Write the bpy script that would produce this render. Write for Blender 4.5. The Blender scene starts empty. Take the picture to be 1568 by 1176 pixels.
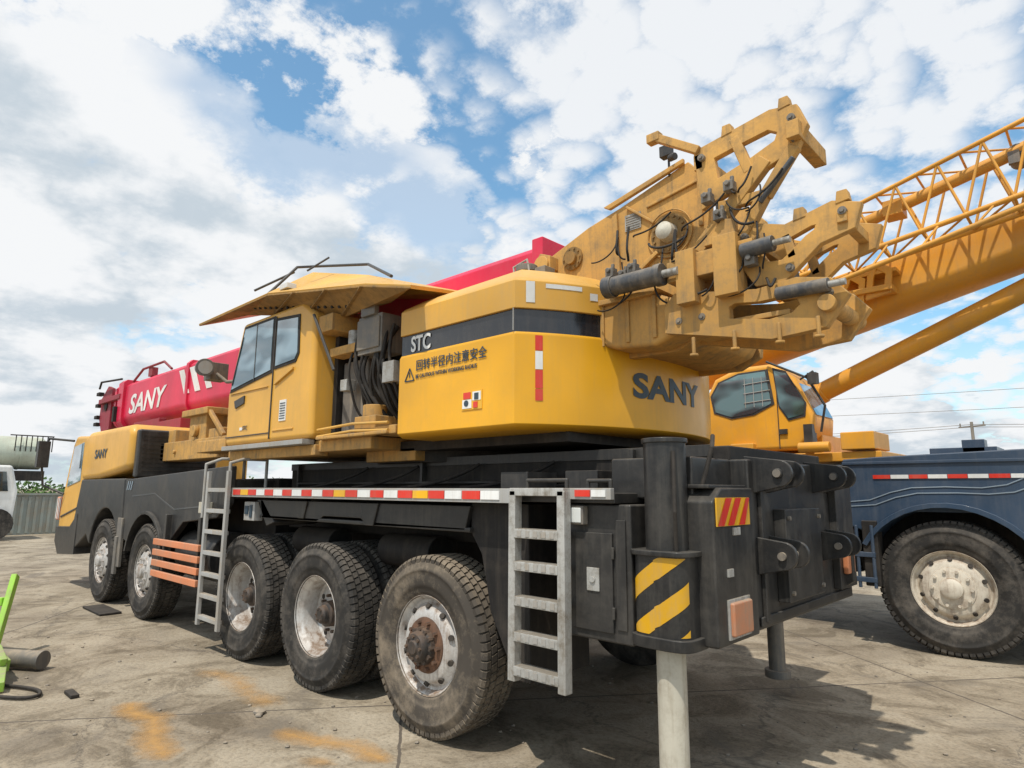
import bpy, bmesh, math, random
from mathutils import Vector, Matrix, noise
random.seed(7)
sc=bpy.context.scene
rad=math.radians
# ------------------------------------------------------------------ materials
def nodes(m):
    m.use_nodes=True; nt=m.node_tree
    return nt, nt.nodes, nt.links
def paint(name,col,rough=0.4,metal=0.0,coat=0.0,dust=0.25,dustcol=(0.33,0.27,0.2),scale=3.0,var=0.18,streak=True,bump=0.02,spec=0.5,edge=True):
    m=bpy.data.materials.new(name); nt,N,L=nodes(m)
    b=N["Principled BSDF"]
    tc=N.new("ShaderNodeNewGeometry")
    n1=N.new("ShaderNodeTexNoise"); n1.inputs["Scale"].default_value=scale; n1.inputs["Detail"].default_value=7; n1.inputs["Roughness"].default_value=0.78
    L.new(tc.outputs["Position"],n1.inputs["Vector"])
    r1=N.new("ShaderNodeMapRange"); r1.inputs[1].default_value=0.45; r1.inputs[2].default_value=0.70; r1.inputs[3].default_value=0; r1.inputs[4].default_value=dust*1.25
    L.new(n1.outputs[0],r1.inputs[0])
    sx=N.new("ShaderNodeSeparateXYZ"); L.new(tc.outputs["Normal"],sx.inputs[0])
    r3=N.new("ShaderNodeMapRange"); r3.inputs[1].default_value=0.3; r3.inputs[2].default_value=1.0; r3.inputs[3].default_value=0; r3.inputs[4].default_value=dust*1.3
    L.new(sx.outputs[2],r3.inputs[0])
    a2=N.new("ShaderNodeMath"); a2.operation='ADD'; a2.use_clamp=True
    if edge:
        re=N.new("ShaderNodeMapRange"); re.inputs[1].default_value=0.52; re.inputs[2].default_value=0.60; re.inputs[3].default_value=0; re.inputs[4].default_value=min(.6,dust*2.2); L.new(tc.outputs["Pointiness"],re.inputs[0])
        ae=N.new("ShaderNodeMath"); ae.operation='MULTIPLY_ADD'; L.new(re.outputs[0],ae.inputs[0]); L.new(n1.outputs[0],ae.inputs[1]); L.new(r3.outputs[0],ae.inputs[2]); L.new(ae.outputs[0],a2.inputs[1])
    else: L.new(r3.outputs[0],a2.inputs[1])
    if streak:
        mp=N.new("ShaderNodeMapping"); mp.inputs["Scale"].default_value=(12,12,0.9)
        L.new(tc.outputs["Position"],mp.inputs["Vector"])
        n2=N.new("ShaderNodeTexNoise"); n2.inputs["Scale"].default_value=1.6; n2.inputs["Detail"].default_value=4; n2.inputs["Roughness"].default_value=.65
        L.new(mp.outputs[0],n2.inputs["Vector"])
        r2=N.new("ShaderNodeMapRange"); r2.inputs[1].default_value=0.5; r2.inputs[2].default_value=0.75; r2.inputs[3].default_value=0; r2.inputs[4].default_value=dust*1.3
        L.new(n2.outputs[0],r2.inputs[0])
        a=N.new("ShaderNodeMath"); a.operation='ADD'; L.new(r1.outputs[0],a.inputs[0]); L.new(r2.outputs[0],a.inputs[1]); L.new(a.outputs[0],a2.inputs[0])
    else: L.new(r1.outputs[0],a2.inputs[0])
    n3=N.new("ShaderNodeTexNoise"); n3.inputs["Scale"].default_value=1.3; n3.inputs["Detail"].default_value=2
    L.new(tc.outputs["Position"],n3.inputs["Vector"])
    hs=N.new("ShaderNodeHueSaturation"); hs.inputs["Color"].default_value=(*col,1)
    r4=N.new("ShaderNodeMapRange"); r4.inputs[3].default_value=1-var; r4.inputs[4].default_value=1+var; r4.inputs[1].default_value=0.3; r4.inputs[2].default_value=0.7
    L.new(n3.outputs[0],r4.inputs[0]); L.new(r4.outputs[0],hs.inputs["Value"])
    mx=N.new("ShaderNodeMix"); mx.data_type='RGBA'; L.new(a2.outputs[0],mx.inputs[0]); L.new(hs.outputs[0],mx.inputs[6]); mx.inputs[7].default_value=(*dustcol,1)
    L.new(mx.outputs[2],b.inputs["Base Color"])
    rr=N.new("ShaderNodeMapRange"); rr.inputs[3].default_value=rough; rr.inputs[4].default_value=min(1,rough+0.6); L.new(a2.outputs[0],rr.inputs[0]); L.new(rr.outputs[0],b.inputs["Roughness"])
    b.inputs["Metallic"].default_value=metal
    b.inputs["Coat Weight"].default_value=coat; b.inputs["Coat Roughness"].default_value=0.12
    b.inputs["Specular IOR Level"].default_value=spec
    if bump:
        bp=N.new("ShaderNodeBump"); bp.inputs["Strength"].default_value=bump*8; bp.inputs["Distance"].default_value=0.01
        L.new(n3.outputs[0],bp.inputs["Height"]); L.new(bp.outputs[0],b.inputs["Normal"])
    return m
YEL=paint("yellow_paint",(0.80,0.395,0.014),0.33,coat=0.15,dust=0.11,dustcol=(0.46,0.29,0.10),bump=0.016,spec=.35)
YEL2=paint("cab_yellow_paint",(0.73,0.385,0.055),0.38,coat=0.12,dust=0.19,dustcol=(0.46,0.32,0.15),bump=0.014,spec=.35)
OCH=paint("ochre_yellow_paint",(0.62,0.335,0.085),0.5,dust=0.50,dustcol=(0.30,0.20,0.10),scale=7,spec=.3)
OCHD=paint("hood_shade_ochre",(0.36,0.20,0.06),0.55,dust=0.55,dustcol=(0.18,0.12,0.06),scale=6,spec=.25)  # ochre darkened: shade of the overhanging hood side put into the colour, plus dirt
BYEL=paint("boom_yellow_paint",(0.77,0.345,0.025),0.38,coat=0.12,dust=0.22,dustcol=(0.46,0.27,0.1),spec=.35)
BLK=paint("black_paint",(0.013,0.014,0.016),0.32,dust=0.19,dustcol=(0.14,0.125,0.105),coat=0.08,bump=0.03,spec=.38)
BLK2=paint("black_chassis",(0.010,0.010,0.011),0.6,dust=0.18,dustcol=(0.12,0.10,0.08),spec=.25)
GBL=paint("gloss_black_band",(0.008,0.012,0.020),0.12,dust=0.04,coat=0.4,bump=0.01)
RUB=paint("tyre_rubber",(0.032,0.030,0.028),0.75,dust=0.75,dustcol=(0.135,0.118,0.10),scale=5,streak=False,spec=0.25,edge=False)
RUBD=paint("dusty_tyre_rubber",(0.065,0.056,0.047),0.8,dust=0.95,dustcol=(0.24,0.195,0.145),scale=4,streak=False,spec=0.2,edge=False)
RIM=paint("rim_silver_paint",(0.58,0.57,0.55),0.4,metal=0.25,dust=0.5,dustcol=(0.25,0.18,0.13),scale=9,edge=False)
RIMC=paint("rim_cream_paint",(0.64,0.58,0.48),0.45,dust=0.5,dustcol=(0.28,0.2,0.14),scale=9,edge=False)
HUB=paint("hub_greasy",(0.030,0.028,0.027),0.45,dust=0.4,dustcol=(0.14,0.09,0.06),scale=14)
RUST=paint("rusty_hub",(0.16,0.08,0.045),0.7,dust=0.5,dustcol=(0.08,0.05,0.035),scale=14)
ALU=paint("ladder_aluminium",(0.50,0.50,0.48),0.45,metal=0.3,dust=0.5,dustcol=(0.24,0.21,0.17),scale=14)
PINK=paint("red_boom_paint",(0.66,0.010,0.060),0.38,coat=0.12,dust=0.14,dustcol=(0.5,0.13,0.15),spec=.35)
PINKD=paint("dark_red_paint",(0.30,0.012,0.035),0.5,dust=0.3,dustcol=(0.2,0.08,0.07))
WHT=paint("white_paint",(0.76,0.76,0.74),0.4,dust=0.18,edge=False)
CRM=paint("cream_paint",(0.58,0.55,0.46),0.4,dust=0.4,dustcol=(.3,.25,.18))
REDR=paint("red_reflector",(0.66,0.03,0.015),0.3,dust=0.16,edge=False)
ORG=paint("orange_paint",(0.78,0.24,0.09),0.45,dust=0.3,dustcol=(0.45,0.27,0.18))
HYEL=paint("hazard_yellow",(0.80,0.42,0.005),0.35,dust=0.25,edge=False)
BLU=paint("dark_blue_truck_paint",(0.028,0.055,0.098),0.34,coat=0.2,dust=0.16,dustcol=(0.12,0.13,0.15),bump=0.015,spec=.4)
STEEL=paint("cylinder_blue_steel",(0.035,0.048,0.066),0.3,dust=0.3,metal=0.2)
GRY=paint("grey_plastic",(0.10,0.10,0.10),0.5,dust=0.35)
LGRY=paint("light_grey",(0.36,0.37,0.37),0.5,dust=0.35)
TXT=paint("dark_lettering",(0.014,0.04,0.065),0.4,dust=0.12,bump=0,edge=False)
LIME=paint("lime_green_paint",(0.30,0.66,0.02),0.4,dust=0.25)
TANK=paint("tank_pale_green",(0.55,0.61,0.50),0.4,dust=0.2)
WALLM=paint("grey_teal_sheet",(0.25,0.31,0.30),0.6,dust=0.3)
AMB=paint("amber_lamp",(0.6,0.20,0.08),0.25,dust=0.3)
STRW=paint("stripe_pale_line",(0.24,0.30,0.36),0.4,dust=0.1,bump=0,edge=False)
STRD=paint("stripe_dark_line",(0.06,0.065,0.07),0.4,dust=0.1,bump=0,edge=False)
POLEM=paint("concrete_pole",(0.16,0.155,0.15),0.8)
def glass(name,col,rough=0.04):
    m=bpy.data.materials.new(name); nt,N,L=nodes(m); b=N["Principled BSDF"]
    b.inputs["Base Color"].default_value=(*col,1); b.inputs["Roughness"].default_value=rough; b.inputs["Coat Weight"].default_value=1; b.inputs["Specular IOR Level"].default_value=0.9
    return m
def glassvar(name,c0,c1):
    m=glass(name,c0); nt,N,L=nodes(m); b=N["Principled BSDF"]; g=N.new("ShaderNodeNewGeometry"); mp=N.new("ShaderNodeMapping"); mp.inputs["Scale"].default_value=(1.2,1.2,2.6); L.new(g.outputs["Position"],mp.inputs[0])
    n=N.new("ShaderNodeTexNoise"); n.inputs["Scale"].default_value=1.7; n.inputs["Detail"].default_value=1; L.new(mp.outputs[0],n.inputs["Vector"]); r=N.new("ShaderNodeValToRGB"); r.color_ramp.elements[0].position=.42; r.color_ramp.elements[0].color=(*c0,1); r.color_ramp.elements[1].position=.56; r.color_ramp.elements[1].color=(*c1,1); L.new(n.outputs[0],r.inputs[0]); L.new(r.outputs[0],b.inputs["Base Color"]); return m
GLS=glassvar("tinted_glass",(0.06,0.11,0.14),(0.24,0.34,0.40)); GLD=glass("dark_glass",(0.02,0.03,0.035)); GLC=glassvar("green_tint_glass",(0.02,0.05,0.05),(0.14,0.26,0.27))
LAMP=glass("lamp_lens",(0.7,0.72,0.7),0.12)
# ------------------------------------------------------------------ builder
def group(name,loc=(0,0,0)):
    e=bpy.data.objects.new(name,None); bpy.context.collection.objects.link(e); e.location=loc; e.empty_display_size=0.3
    return e
def link(o,g):
    bpy.context.collection.objects.link(o)
    if g is not None:
        o.parent=g; o.location=Vector(o.location)-Vector(g.location)
class B:
    def __init__(s): s.v=[]; s.f=[]
    def add(s,vs,fs):
        k=len(s.v); s.v+= [tuple(v) for v in vs]; s.f+=[tuple(i+k for i in f) for f in fs]; return s
    def box(s,x0,x1,y0,y1,z0,z1):
        vs=[(x,y,z) for x in (x0,x1) for y in (y0,y1) for z in (z0,z1)]
        return s.add(vs,[(0,1,3,2),(4,6,7,5),(0,4,5,1),(2,3,7,6),(0,2,6,4),(1,5,7,3)])
    def prism(s,pts,ax,a,b):
        n=len(pts)
        def P(p,t): return {'y':(p[0],t,p[1]),'x':(t,p[0],p[1]),'z':(p[0],p[1],t)}[ax]
        vs=[P(p,a) for p in pts]+[P(p,b) for p in pts]
        fs=[tuple(range(n)),tuple(range(2*n-1,n-1,-1))]+[(i,(i+1)%n,n+(i+1)%n,n+i) for i in range(n)]
        return s.add(vs,fs)
    def frame(s,outer,inner,ax,a,b,k=1.0):
        n=len(outer)
        cx=sum(p[0] for p in inner)/n; cz=sum(p[1] for p in inner)/n
        inner=[(cx+(p[0]-cx)*k,cz+(p[1]-cz)*k) for p in inner]
        def P(p,t): return {'y':(p[0],t,p[1]),'x':(t,p[0],p[1]),'z':(p[0],p[1],t)}[ax]
        vs=[P(p,a) for p in outer]+[P(p,a) for p in inner]+[P(p,b) for p in outer]+[P(p,b) for p in inner]; fs=[]
        for i in range(n):
            j=(i+1)%n
            fs+=[(i,j,n+j,n+i),(2*n+i,3*n+i,3*n+j,2*n+j),(i,2*n+i,2*n+j,j),(n+i,n+j,3*n+j,3*n+i)]
        return s.add(vs,fs)
    def loft(s,rings,caps=True):
        n=len(rings[0]); vs=[p for r in rings for p in r]; fs=[]
        for k in range(len(rings)-1):
            for i in range(n): fs.append((k*n+i,k*n+(i+1)%n,(k+1)*n+(i+1)%n,(k+1)*n+i))
        if caps: fs+= [tuple(range(n)),tuple(range((len(rings)-1)*n+n-1,(len(rings)-1)*n-1,-1))]
        return s.add(vs,fs)
    def cyl(s,p0,p1,r,r2=None,n=20):
        p0=Vector(p0);p1=Vector(p1); r2=r if r2 is None else r2
        q=(p1-p0).to_track_quat('Z','Y')
        rg=[]
        for p,rr in ((p0,r),(p1,r2)):
            rg.append([p+q@Vector((rr*math.cos(t*2*math.pi/n),rr*math.sin(t*2*math.pi/n),0)) for t in range(n)])
        return s.loft(rg)
    def beam(s,p0,p1,w,h):
        p0=Vector(p0);p1=Vector(p1); q=(p1-p0).to_track_quat('X','Z')
        rg=[[p+q@Vector((0,a*w/2,b*h/2)) for a,b in ((-1,-1),(1,-1),(1,1),(-1,1))] for p in (p0,p1)]
        return s.loft(rg)
    def tube(s,pts,r,n=10):
        for a,b in zip(pts[:-1],pts[1:]): s.cyl(a,b,r,n=n)
        for a in pts[1:-1]: s.ball(a,r*1.02)
        return s
    def ball(s,c,r,n=6):
        rg=[]
        for k in range(1,n):
            t=math.pi*k/n
            rg.append([(c[0]+r*math.sin(t)*math.cos(2*math.pi*i/10),c[1]+r*math.sin(t)*math.sin(2*math.pi*i/10),c[2]+r*math.cos(t)) for i in range(10)])
        return s.loft(rg)
    def lathe(s,prof,c,n=64,ax='y',closed=True):
        m=len(prof); vs=[]
        for k in range(n):
            t=2*math.pi*k/n
            for r,h in prof:
                u,w=r*math.cos(t),r*math.sin(t)
                vs.append({'y':(c[0]+u,c[1]+h,c[2]+w),'z':(c[0]+u,c[1]+w,c[2]+h),'x':(c[0]+h,c[1]+u,c[2]+w)}[ax])
        fs=[]
        for k in range(n):
            for j in range(m if closed else m-1):
                a=k*m+j;b=k*m+(j+1)%m;d=((k+1)%n)*m+j;e=((k+1)%n)*m+(j+1)%m
                fs.append((a,b,e,d))
        return s.add(vs,fs)
    def bolts(s,c,R,r,h,n,ax='y',off=0.0):
        for k in range(n):
            t=2*math.pi*k/n+off; u,w=R*math.cos(t),R*math.sin(t)
            p={'y':(c[0]+u,c[1],c[2]+w),'z':(c[0]+u,c[1]+w,c[2]),'x':(c[0],c[1]+u,c[2]+w)}[ax]
            d={'y':(0,h,0),'z':(0,0,h),'x':(h,0,0)}[ax]
            s.cyl(p,Vector(p)+Vector(d),r,n=6 if r<0.02 else 14)
        return s
    def obj(s,name,mat,g=None,bevel=0.006,seg=2,smooth=35):
        me=bpy.data.meshes.new(name); me.from_pydata(s.v,[],s.f); 
        bm=bmesh.new(); bm.from_mesh(me); bmesh.ops.recalc_face_normals(bm,faces=bm.faces); bm.to_mesh(me); bm.free()
        me.materials.append(mat)
        for p in me.polygons: p.use_smooth=True
        me.set_sharp_from_angle(angle=rad(smooth))
        o=bpy.data.objects.new(name,me)
        if bevel:
            md=o.modifiers.new("b","BEVEL"); md.width=bevel; md.segments=seg; md.limit_method='ANGLE'; md.angle_limit=rad(40)
            w=o.modifiers.new("w","WEIGHTED_NORMAL"); w.keep_sharp=False
        link(o,g); return o
def hose(g,name,pts,r,mat):
    c=bpy.data.curves.new(name,'CURVE'); c.dimensions='3D'; c.bevel_depth=r; c.bevel_resolution=2
    sp=c.splines.new('NURBS'); sp.points.add(len(pts)-1)
    for i,p in enumerate(pts): sp.points[i].co=(*p,1)
    sp.order_u=min(4,len(pts)); sp.use_endpoint_u=True; c.materials.append(mat)
    o=bpy.data.objects.new(name,c); link(o,g); return o
def text(g,name,body,size,mat,M,bend=None,shear=0,sx=1,bold=0.0,ext=0.001):
    c=bpy.data.curves.new(name,'FONT'); c.body=body; c.size=size; c.extrude=ext; c.offset=bold; c.shear=shear; c.resolution_u=4
    t=bpy.data.objects.new(name+"_tmp",c); bpy.context.collection.objects.link(t)
    dg=bpy.context.evaluated_depsgraph_get(); me=bpy.data.meshes.new_from_object(t.evaluated_get(dg)); bpy.data.objects.remove(t)
    if bend:
        bm=bmesh.new(); bm.from_mesh(me)
        bmesh.ops.triangulate(bm,faces=bm.faces); bmesh.ops.subdivide_edges(bm,edges=[e for e in bm.edges if e.calc_length()>0.04],cuts=3)
        bm.to_mesh(me); bm.free()
    for v in me.vertices:
        co=Vector((v.co.x*sx,v.co.y,v.co.z))
        v.co=bend(co) if bend else M@co
    me.materials.clear(); me.materials.append(mat)
    o=bpy.data.objects.new(name,me); link(o,g); return o
def sideM(x,y,z): return Matrix.Translation((x,y,z))@Matrix.Rotation(rad(90),4,'X')
# ------------------------------------------------------------------ wheels
def tyre_mesh(g,c,R,w,mat,name,flip=1,n=66,tread=True):
    k=R/0.58; W=w/0.31
    pr=[(.30,.05),(.315,.02),(.345,.004),(.37,.002),(.375,-.003),(.40,-.006),(.45,-.010),(.475,-.008),(.48,-.012),(.49,-.011),(.50,-.004),(.53,.008),(.550,.022),(.562,.034),(.566,.06),(.566,.25),(.562,.276),(.55,.288),(.53,.302),(.5,.312),(.43,.318),(.36,.31),(.315,.29),(.30,.26)]
    if not tread: pr=[(r+(.014 if r>.54 else 0),h) for r,h in pr]
    b=B(); b.lathe([(r*k,h*W*flip) for r,h in pr],c,n=80)
    b.obj(name,mat,g,bevel=0,smooth=50)
    if not tread: return
    t=B(); cx,cy,cz=c
    rows=[(.004,.058,0,1),(.068,.112,.5,0),(.122,.188,.0,0),(.198,.242,.5,0),(.252,.306,0,2)]
    for (a0,a1,ph,kind) in rows:
        for i in range(n):
            t0=2*math.pi*(i+ph)/n; t1=t0+2*math.pi/n*0.76
            sk=2*math.pi/n*0.25
            ri0=0.545 if kind else 0.555; R0=0.58
            if kind==1: prof=[(ri0-.03,a0+.006),(R0-.020,a0+.006),(R0-.001,a0+.022),(R0,a1),(ri0,a1)]
            elif kind==2: prof=[(ri0,a0),(R0,a0),(R0-.001,a1-.022),(R0-.020,a1-.006),(ri0-.03,a1-.006)]
            else: prof=[(ri0,a0),(R0,a0),(R0,a1),(ri0,a1)]
            rg=[]
            for tt in (t0,t1):
                ring=[]
                for r,h in prof:
                    th=tt+(sk if (h>(a0+a1)/2) else 0)*(1 if kind!=1 else .3)
                    ring.append((cx+r*k*math.cos(th),cy+h*W*flip,cz+r*k*math.sin(th)))
                rg.append(ring)
            t.loft(rg)
    t.obj(name+"_tread",mat,g,bevel=0,smooth=30)
def wheel(g,c,kind,R=.58,w=.31,mat=RUB,flip=1,idx=1,rim=RIM,hub=HUB):
    n="wheel_%d"%idx; cx,cy,cz=c; k=R/.58
    tyre_mesh(g,c,R,w,mat,n+"_tyre",flip,tread=(flip==1))
    f=flip
    def S(p): return [(r*k,h*f*k) for r,h in p]
    if kind=='dish':
        b=B(); b.lathe(S([(.318,.012),(.322,.02),(.306,.03),(.298,.05),(.285,.06),(.275,.075),(.268,.20),(.25,.215),(.235,.205),(.15,.19),(.02,.19),(.02,.20),(.24,.225),(.27,.23),(.285,.21),(.30,.06),(.312,.03)]),c,n=64)
        b.obj(n+"_rim",rim,g,bevel=0,smooth=40)
        h=B(); h.lathe(S([(.001,.06),(.055,.06),(.07,.075),(.075,.11),(.10,.12),(.105,.19),(.001,.19)]),c,n=40,closed=False)
        h.bolts((cx,cy+.185*f*k,cz),.145*k,.014*k,-.035*f,10); h.bolts((cx,cy+.06*f*k,cz),.045*k,.007,-.01*f,6)
        h.obj(n+"_hub",hub,g,bevel=0)
        hh=B(); hh.bolts((cx,cy+.199*f*k,cz),.205*k,.022*k,-.006*f,8,off=.2); hh.obj(n+"_hand_holes",BLK2,g,bevel=0)
    else:
        b=B(); b.lathe(S([(.318,.012),(.322,.02),(.306,.03),(.298,.045),(.288,.07),(.270,.078),(.255,.065),(.24,.035),(.22,.022),(.17,.018),(.12,.02),(.02,.02),(.02,.05),(.2,.06),(.25,.09),(.285,.10),(.30,.06),(.312,.03)]),c,n=64)
        b.obj(n+"_rim",rim,g,bevel=0,smooth=40)
        hh=B()
        for i in range(10):
            t=2*math.pi*(i+.5)/10; 
            p=Vector((cx+.246*k*math.cos(t),cy+.035*f*k,cz+.246*k*math.sin(t)))
            d=Vector((math.cos(t)*.6,-f*.8,math.sin(t)*.6)).normalized()
            hh.cyl(p-d*.01,p+d*.012,.019*k,n=14)
        hh.obj(n+"_hand_holes",BLK2,g,bevel=0)
        r=B(); r.lathe(S([(.001,-.0),(.12,-.0),(.15,.004),(.175,.01),(.18,.022)]),c,n=40,closed=False); r.bolts((cx,cy+.012*f*k,cz),.150*k,.014*k,-.035*f,10)
        r.obj(n+"_nut_ring",RUST if kind=='steer' else rim,g,bevel=0)
        h=B()
        if kind=='steer':
            h.lathe(S([(.001,-.10),(.04,-.10),(.05,-.09),(.085,-.085),(.095,-.07),(.1,-.04),(.115,-.03),(.118,0),(.001,0)]),c,n=32,closed=False)
            h.bolts((cx,cy-.085*f*k,cz),.07*k,.011,-.014*f,8); h.bolts((cx,cy-.0*f*k,cz),.108*k,.016,-.045*f,12)
        else:
            h.lathe(S([(.001,-.05),(.06,-.05),(.085,-.035),(.09,-.0),(.001,0)]),c,n=32,closed=False)
        h.obj(n+"_hub",hub if kind=='steer' else rim,g,bevel=0)
# ------------------------------------------------------------------ near crane
CR=group("truck_crane",(-6.5,4.25,0))
R1=.58
for i,(x,k,m) in enumerate([(-3.50,'steer',RUBD),(-4.93,'dish',RUB),(-6.30,'dish',RUB),(-9.07,'plain',RUB),(-10.86,'plain',RUB)]):
    wheel(CR,(x,2.87,R1),k,R1,.31,m,1,i+1,hub=HUB)
    if k=='dish': tyre_mesh(CR,(x,3.22,R1),R1,.31,RUB,"inner_tyre_%d"%i)
    wheel(CR,(x,5.65,R1),'dish' if k=='dish' else 'plain',R1,.31,RUB,-1,i+11)
b=B()
for x in (-3.5,-4.93,-6.3,-9.07,-10.86):
    b.cyl((x,3.1,R1),(x,5.4,R1),.09); b.lathe([(.001,-.28),(.14,-.22),(.22,-.08),(.22,.08),(.14,.22),(.001,.28)],(x,4.25,R1),n=24,closed=False)
    b.box(x-.35,x+.35,3.62,3.72,.62,.72); b.box(x-.35,x+.35,4.78,4.88,.62,.72)
b.obj("axles",BLK2,CR)
b=B(); b.box(-12.2,-1.9,3.78,4.72,.72,1.5); b.box(-6.6,-1.6,3.5,5.0,1.2,1.86); b.box(-10.2,-6.7,3.4,5.1,1.1,1.72)
for x in (-5.6,-4.2): b.cyl((x-.3,3.3,1.12),(x+.35,3.3,1.12),.13)
b.obj("chassis_frame",BLK2,CR,bevel=.01)
b=B(); b.box(-6.6,-1.7,3.49,3.51,1.80,1.87)
for k in (0,4,8): b.box(-6.4+k*.52,-6.37+k*.52,3.45,3.5,1.6,1.86)
b.tube([(-6.4,3.46,1.66),(-2.2,3.46,1.66)],.012)
for x in (-2.9,-2.35): b.box(x-.12,x+.12,3.1,3.4,1.6,1.72)
b.obj("frame_stiffeners",BLK,CR,bevel=.003)
for k in range(5):
    x0=-6.0+k*.75; hose(CR,"deck_hose_%d"%k,[(x0,3.4,1.62),(x0+.3,3.25+.05*k,1.63),(x0+.7,3.35,1.66),(x0+.9,3.46,1.8)],.014,BLK2)
b=B(); b.box(-6.48,-1.93,2.83,5.68,1.535,1.59); b.obj("deck_plate",BLK,CR)
b=B(); b.box(-6.50,-2.62,2.795,2.83,1.525,1.612); b.box(-2.2,-1.93,2.795,2.83,1.555,1.615); b.obj("deck_edge_rail",LGRY,CR,bevel=.003)
r=B();w=B();am=B(); x=-6.42; i=0
while x<-2.75:
    tgt=am if i in (1,11,17) else (r if i%2==0 else w)
    tgt.box(x,x+.16,2.789,2.796,1.545,1.597); x+=.168; i+=1
r.box(-2.16,-2.06,2.789,2.796,1.57,1.605); w.box(-2.05,-1.96,2.789,2.796,1.57,1.605)
r.obj("red_reflective_tape",REDR,CR,bevel=0); w.obj("white_reflective_tape",WHT,CR,bevel=0); am.obj("amber_reflector",HYEL,CR,bevel=0)
b=B(); b.prism([(-6.05,1.50),(-3.1,1.50),(-3.15,1.34),(-4.25,1.33),(-4.35,1.38),(-4.9,1.38),(-5.0,1.33),(-6.0,1.33)],'y',2.9,2.94)
b.box(-6.05,-3.1,2.9,3.6,1.33,1.36)
b.obj("rear_fender",BLK,CR)
b=B(); b.prism([(-3.12,1.52),(-2.62,1.52),(-2.60,.50),(-2.72,.50),(-2.93,.85),(-3.02,1.2),(-3.12,1.33)],'y',2.93,3.5); b.obj("rear_mud_guard",BLK2,CR)
b=B(); b.prism([(-6.12,1.5),(-6.0,1.5),(-5.75,1.3),(-5.9,1.26)],'y',2.9,3.4); b.prism([(-4.35,1.5),(-4.1,1.5),(-4.16,1.33),(-4.28,1.33)],'y',2.885,2.9); b.prism([(-5.35,1.5),(-5.15,1.5),(-5.2,1.35),(-5.3,1.35)],'y',2.885,2.9); b.obj("fender_brackets",BLK,CR)
b=B(); b.box(-2.28,-1.86,2.87,3.45,.83,1.53); b.obj("tool_box",BLK,CR,bevel=.012)
b=B(); b.box(-2.24,-1.97,2.855,2.87,.88,1.38); b.box(-1.95,-1.89,2.86,2.87,.90,1.45)
for z in (.98,1.28): b.cyl((-1.965,2.855,z-.03),(-1.965,2.855,z+.03),.009,n=8)
b.obj("tool_box_door",BLK,CR,bevel=.008)
b=B(); b.box(-2.13,-2.05,2.847,2.856,1.08,1.2); b.cyl((-2.09,2.852,1.14),(-2.09,2.838,1.14),.018); b.obj("door_latch",ALU,CR,bevel=.003)
b=B(); b.box(-2.24,-2.13,2.82,2.87,1.42,1.52); b.obj("side_lamp_housing",GRY,CR); b=B(); b.box(-2.23,-2.14,2.812,2.821,1.43,1.51); b.obj("side_lamp_lens",LAMP,CR)
b=B(); b.box(-6.30,-6.08,2.86,2.95,1.30,1.48); b.obj("control_box",LGRY,CR)
b=B(); b.box(-6.27,-6.2,2.85,2.86,1.36,1.44); b.box(-6.17,-6.12,2.85,2.86,1.33,1.45); b.obj("control_box_ports",TXT,CR,bevel=.002)
b=B()
for xx in (-2.58,-2.22): b.box(xx-.026,xx+.026,2.74,2.80,.56,1.60)
for z in (.62,.80,.99,1.18,1.36,): b.box(-2.56,-2.24,2.735,2.82,z-.026,z+.026)
b.box(-2.6,-2.2,2.74,2.95,1.57,1.615)
b.obj("rear_ladder",ALU,CR,bevel=.004)
b=B()
for z in (.62,.80,.99,1.18,1.36,):
    for k in range(5): b.box(-2.53+k*.06,-2.50+k*.06,2.732,2.736,z-.016,z+.016)
b.obj("ladder_tread_slots",LGRY,CR,bevel=0)
b=B()
for xx in (-6.95,-6.47): b.beam((xx,2.76,1.78),(xx-.0,2.76,.25),.035,.05)
b.tube([(-7.1,2.78,1.3),(-7.1,2.78,1.86),(-7.0,2.9,1.92),(-6.9,3.1,1.92),(-6.9,3.1,1.6)],.016); b.tube([(-6.5,2.78,1.6),(-6.5,2.78,1.86),(-6.48,2.9,1.9),(-6.48,3.15,1.9),(-6.48,3.15,1.6)],.016)
for k in range(7): z=.33+k*.21; b.box(-6.95,-6.47,2.745,2.80,z-.02,z+.02)
b.obj("front_ladder",LGRY,CR,bevel=.003)
b=B(); b.tube([(-2.6,2.9,1.6),(-2.6,2.9,1.66),(-2.3,2.9,1.66),(-2.3,2.9,1.6)],.012); b.tube([(-2.15,2.9,1.6),(-2.15,2.9,1.655),(-2.0,2.9,1.655),(-2.0,2.9,1.6)],.012); b.obj("deck_grab_handles",BLK,CR,bevel=0)
b=B()
for z in (.98,.86,.74,.62): b.box(-8.5,-7.15,2.78,2.82,z-.035,z+.035)
b.obj("side_guard_rails",ORG,CR); b=B(); b.box(-7.3,-7.24,2.82,2.9,.58,1.3); b.box(-8.3,-8.24,2.82,2.9,.58,1.3); b.obj("side_guard_brackets",BLK,CR)
b=B(); b.cyl((-8.2,3.2,.85),(-7.2,3.2,.85),.28,n=28); b.obj("fuel_tank",BLK,CR,bevel=.02)
def arch(cx,cz,r,a0,a1,n=14): return [(cx+r*math.cos(rad(a0+(a1-a0)*i/n)),cz+r*math.sin(rad(a0+(a1-a0)*i/n))) for i in range(n+1)]
pts=[(-6.75,1.84),(-10.18,1.72),(-10.1,.95),(-9.85,.9)]+[(p) for p in arch(-9.07,.6,.70,160,20)]+[(-8.28,.98),(-7.9,1.22),(-6.98,1.30),(-6.75,1.45)]
b=B(); b.prism(pts,'y',2.88,2.96); b.box(-10.15,-6.78,2.92,3.6,1.5,1.7); b.obj("front_side_panel",BLK,CR,bevel=.012)
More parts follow.
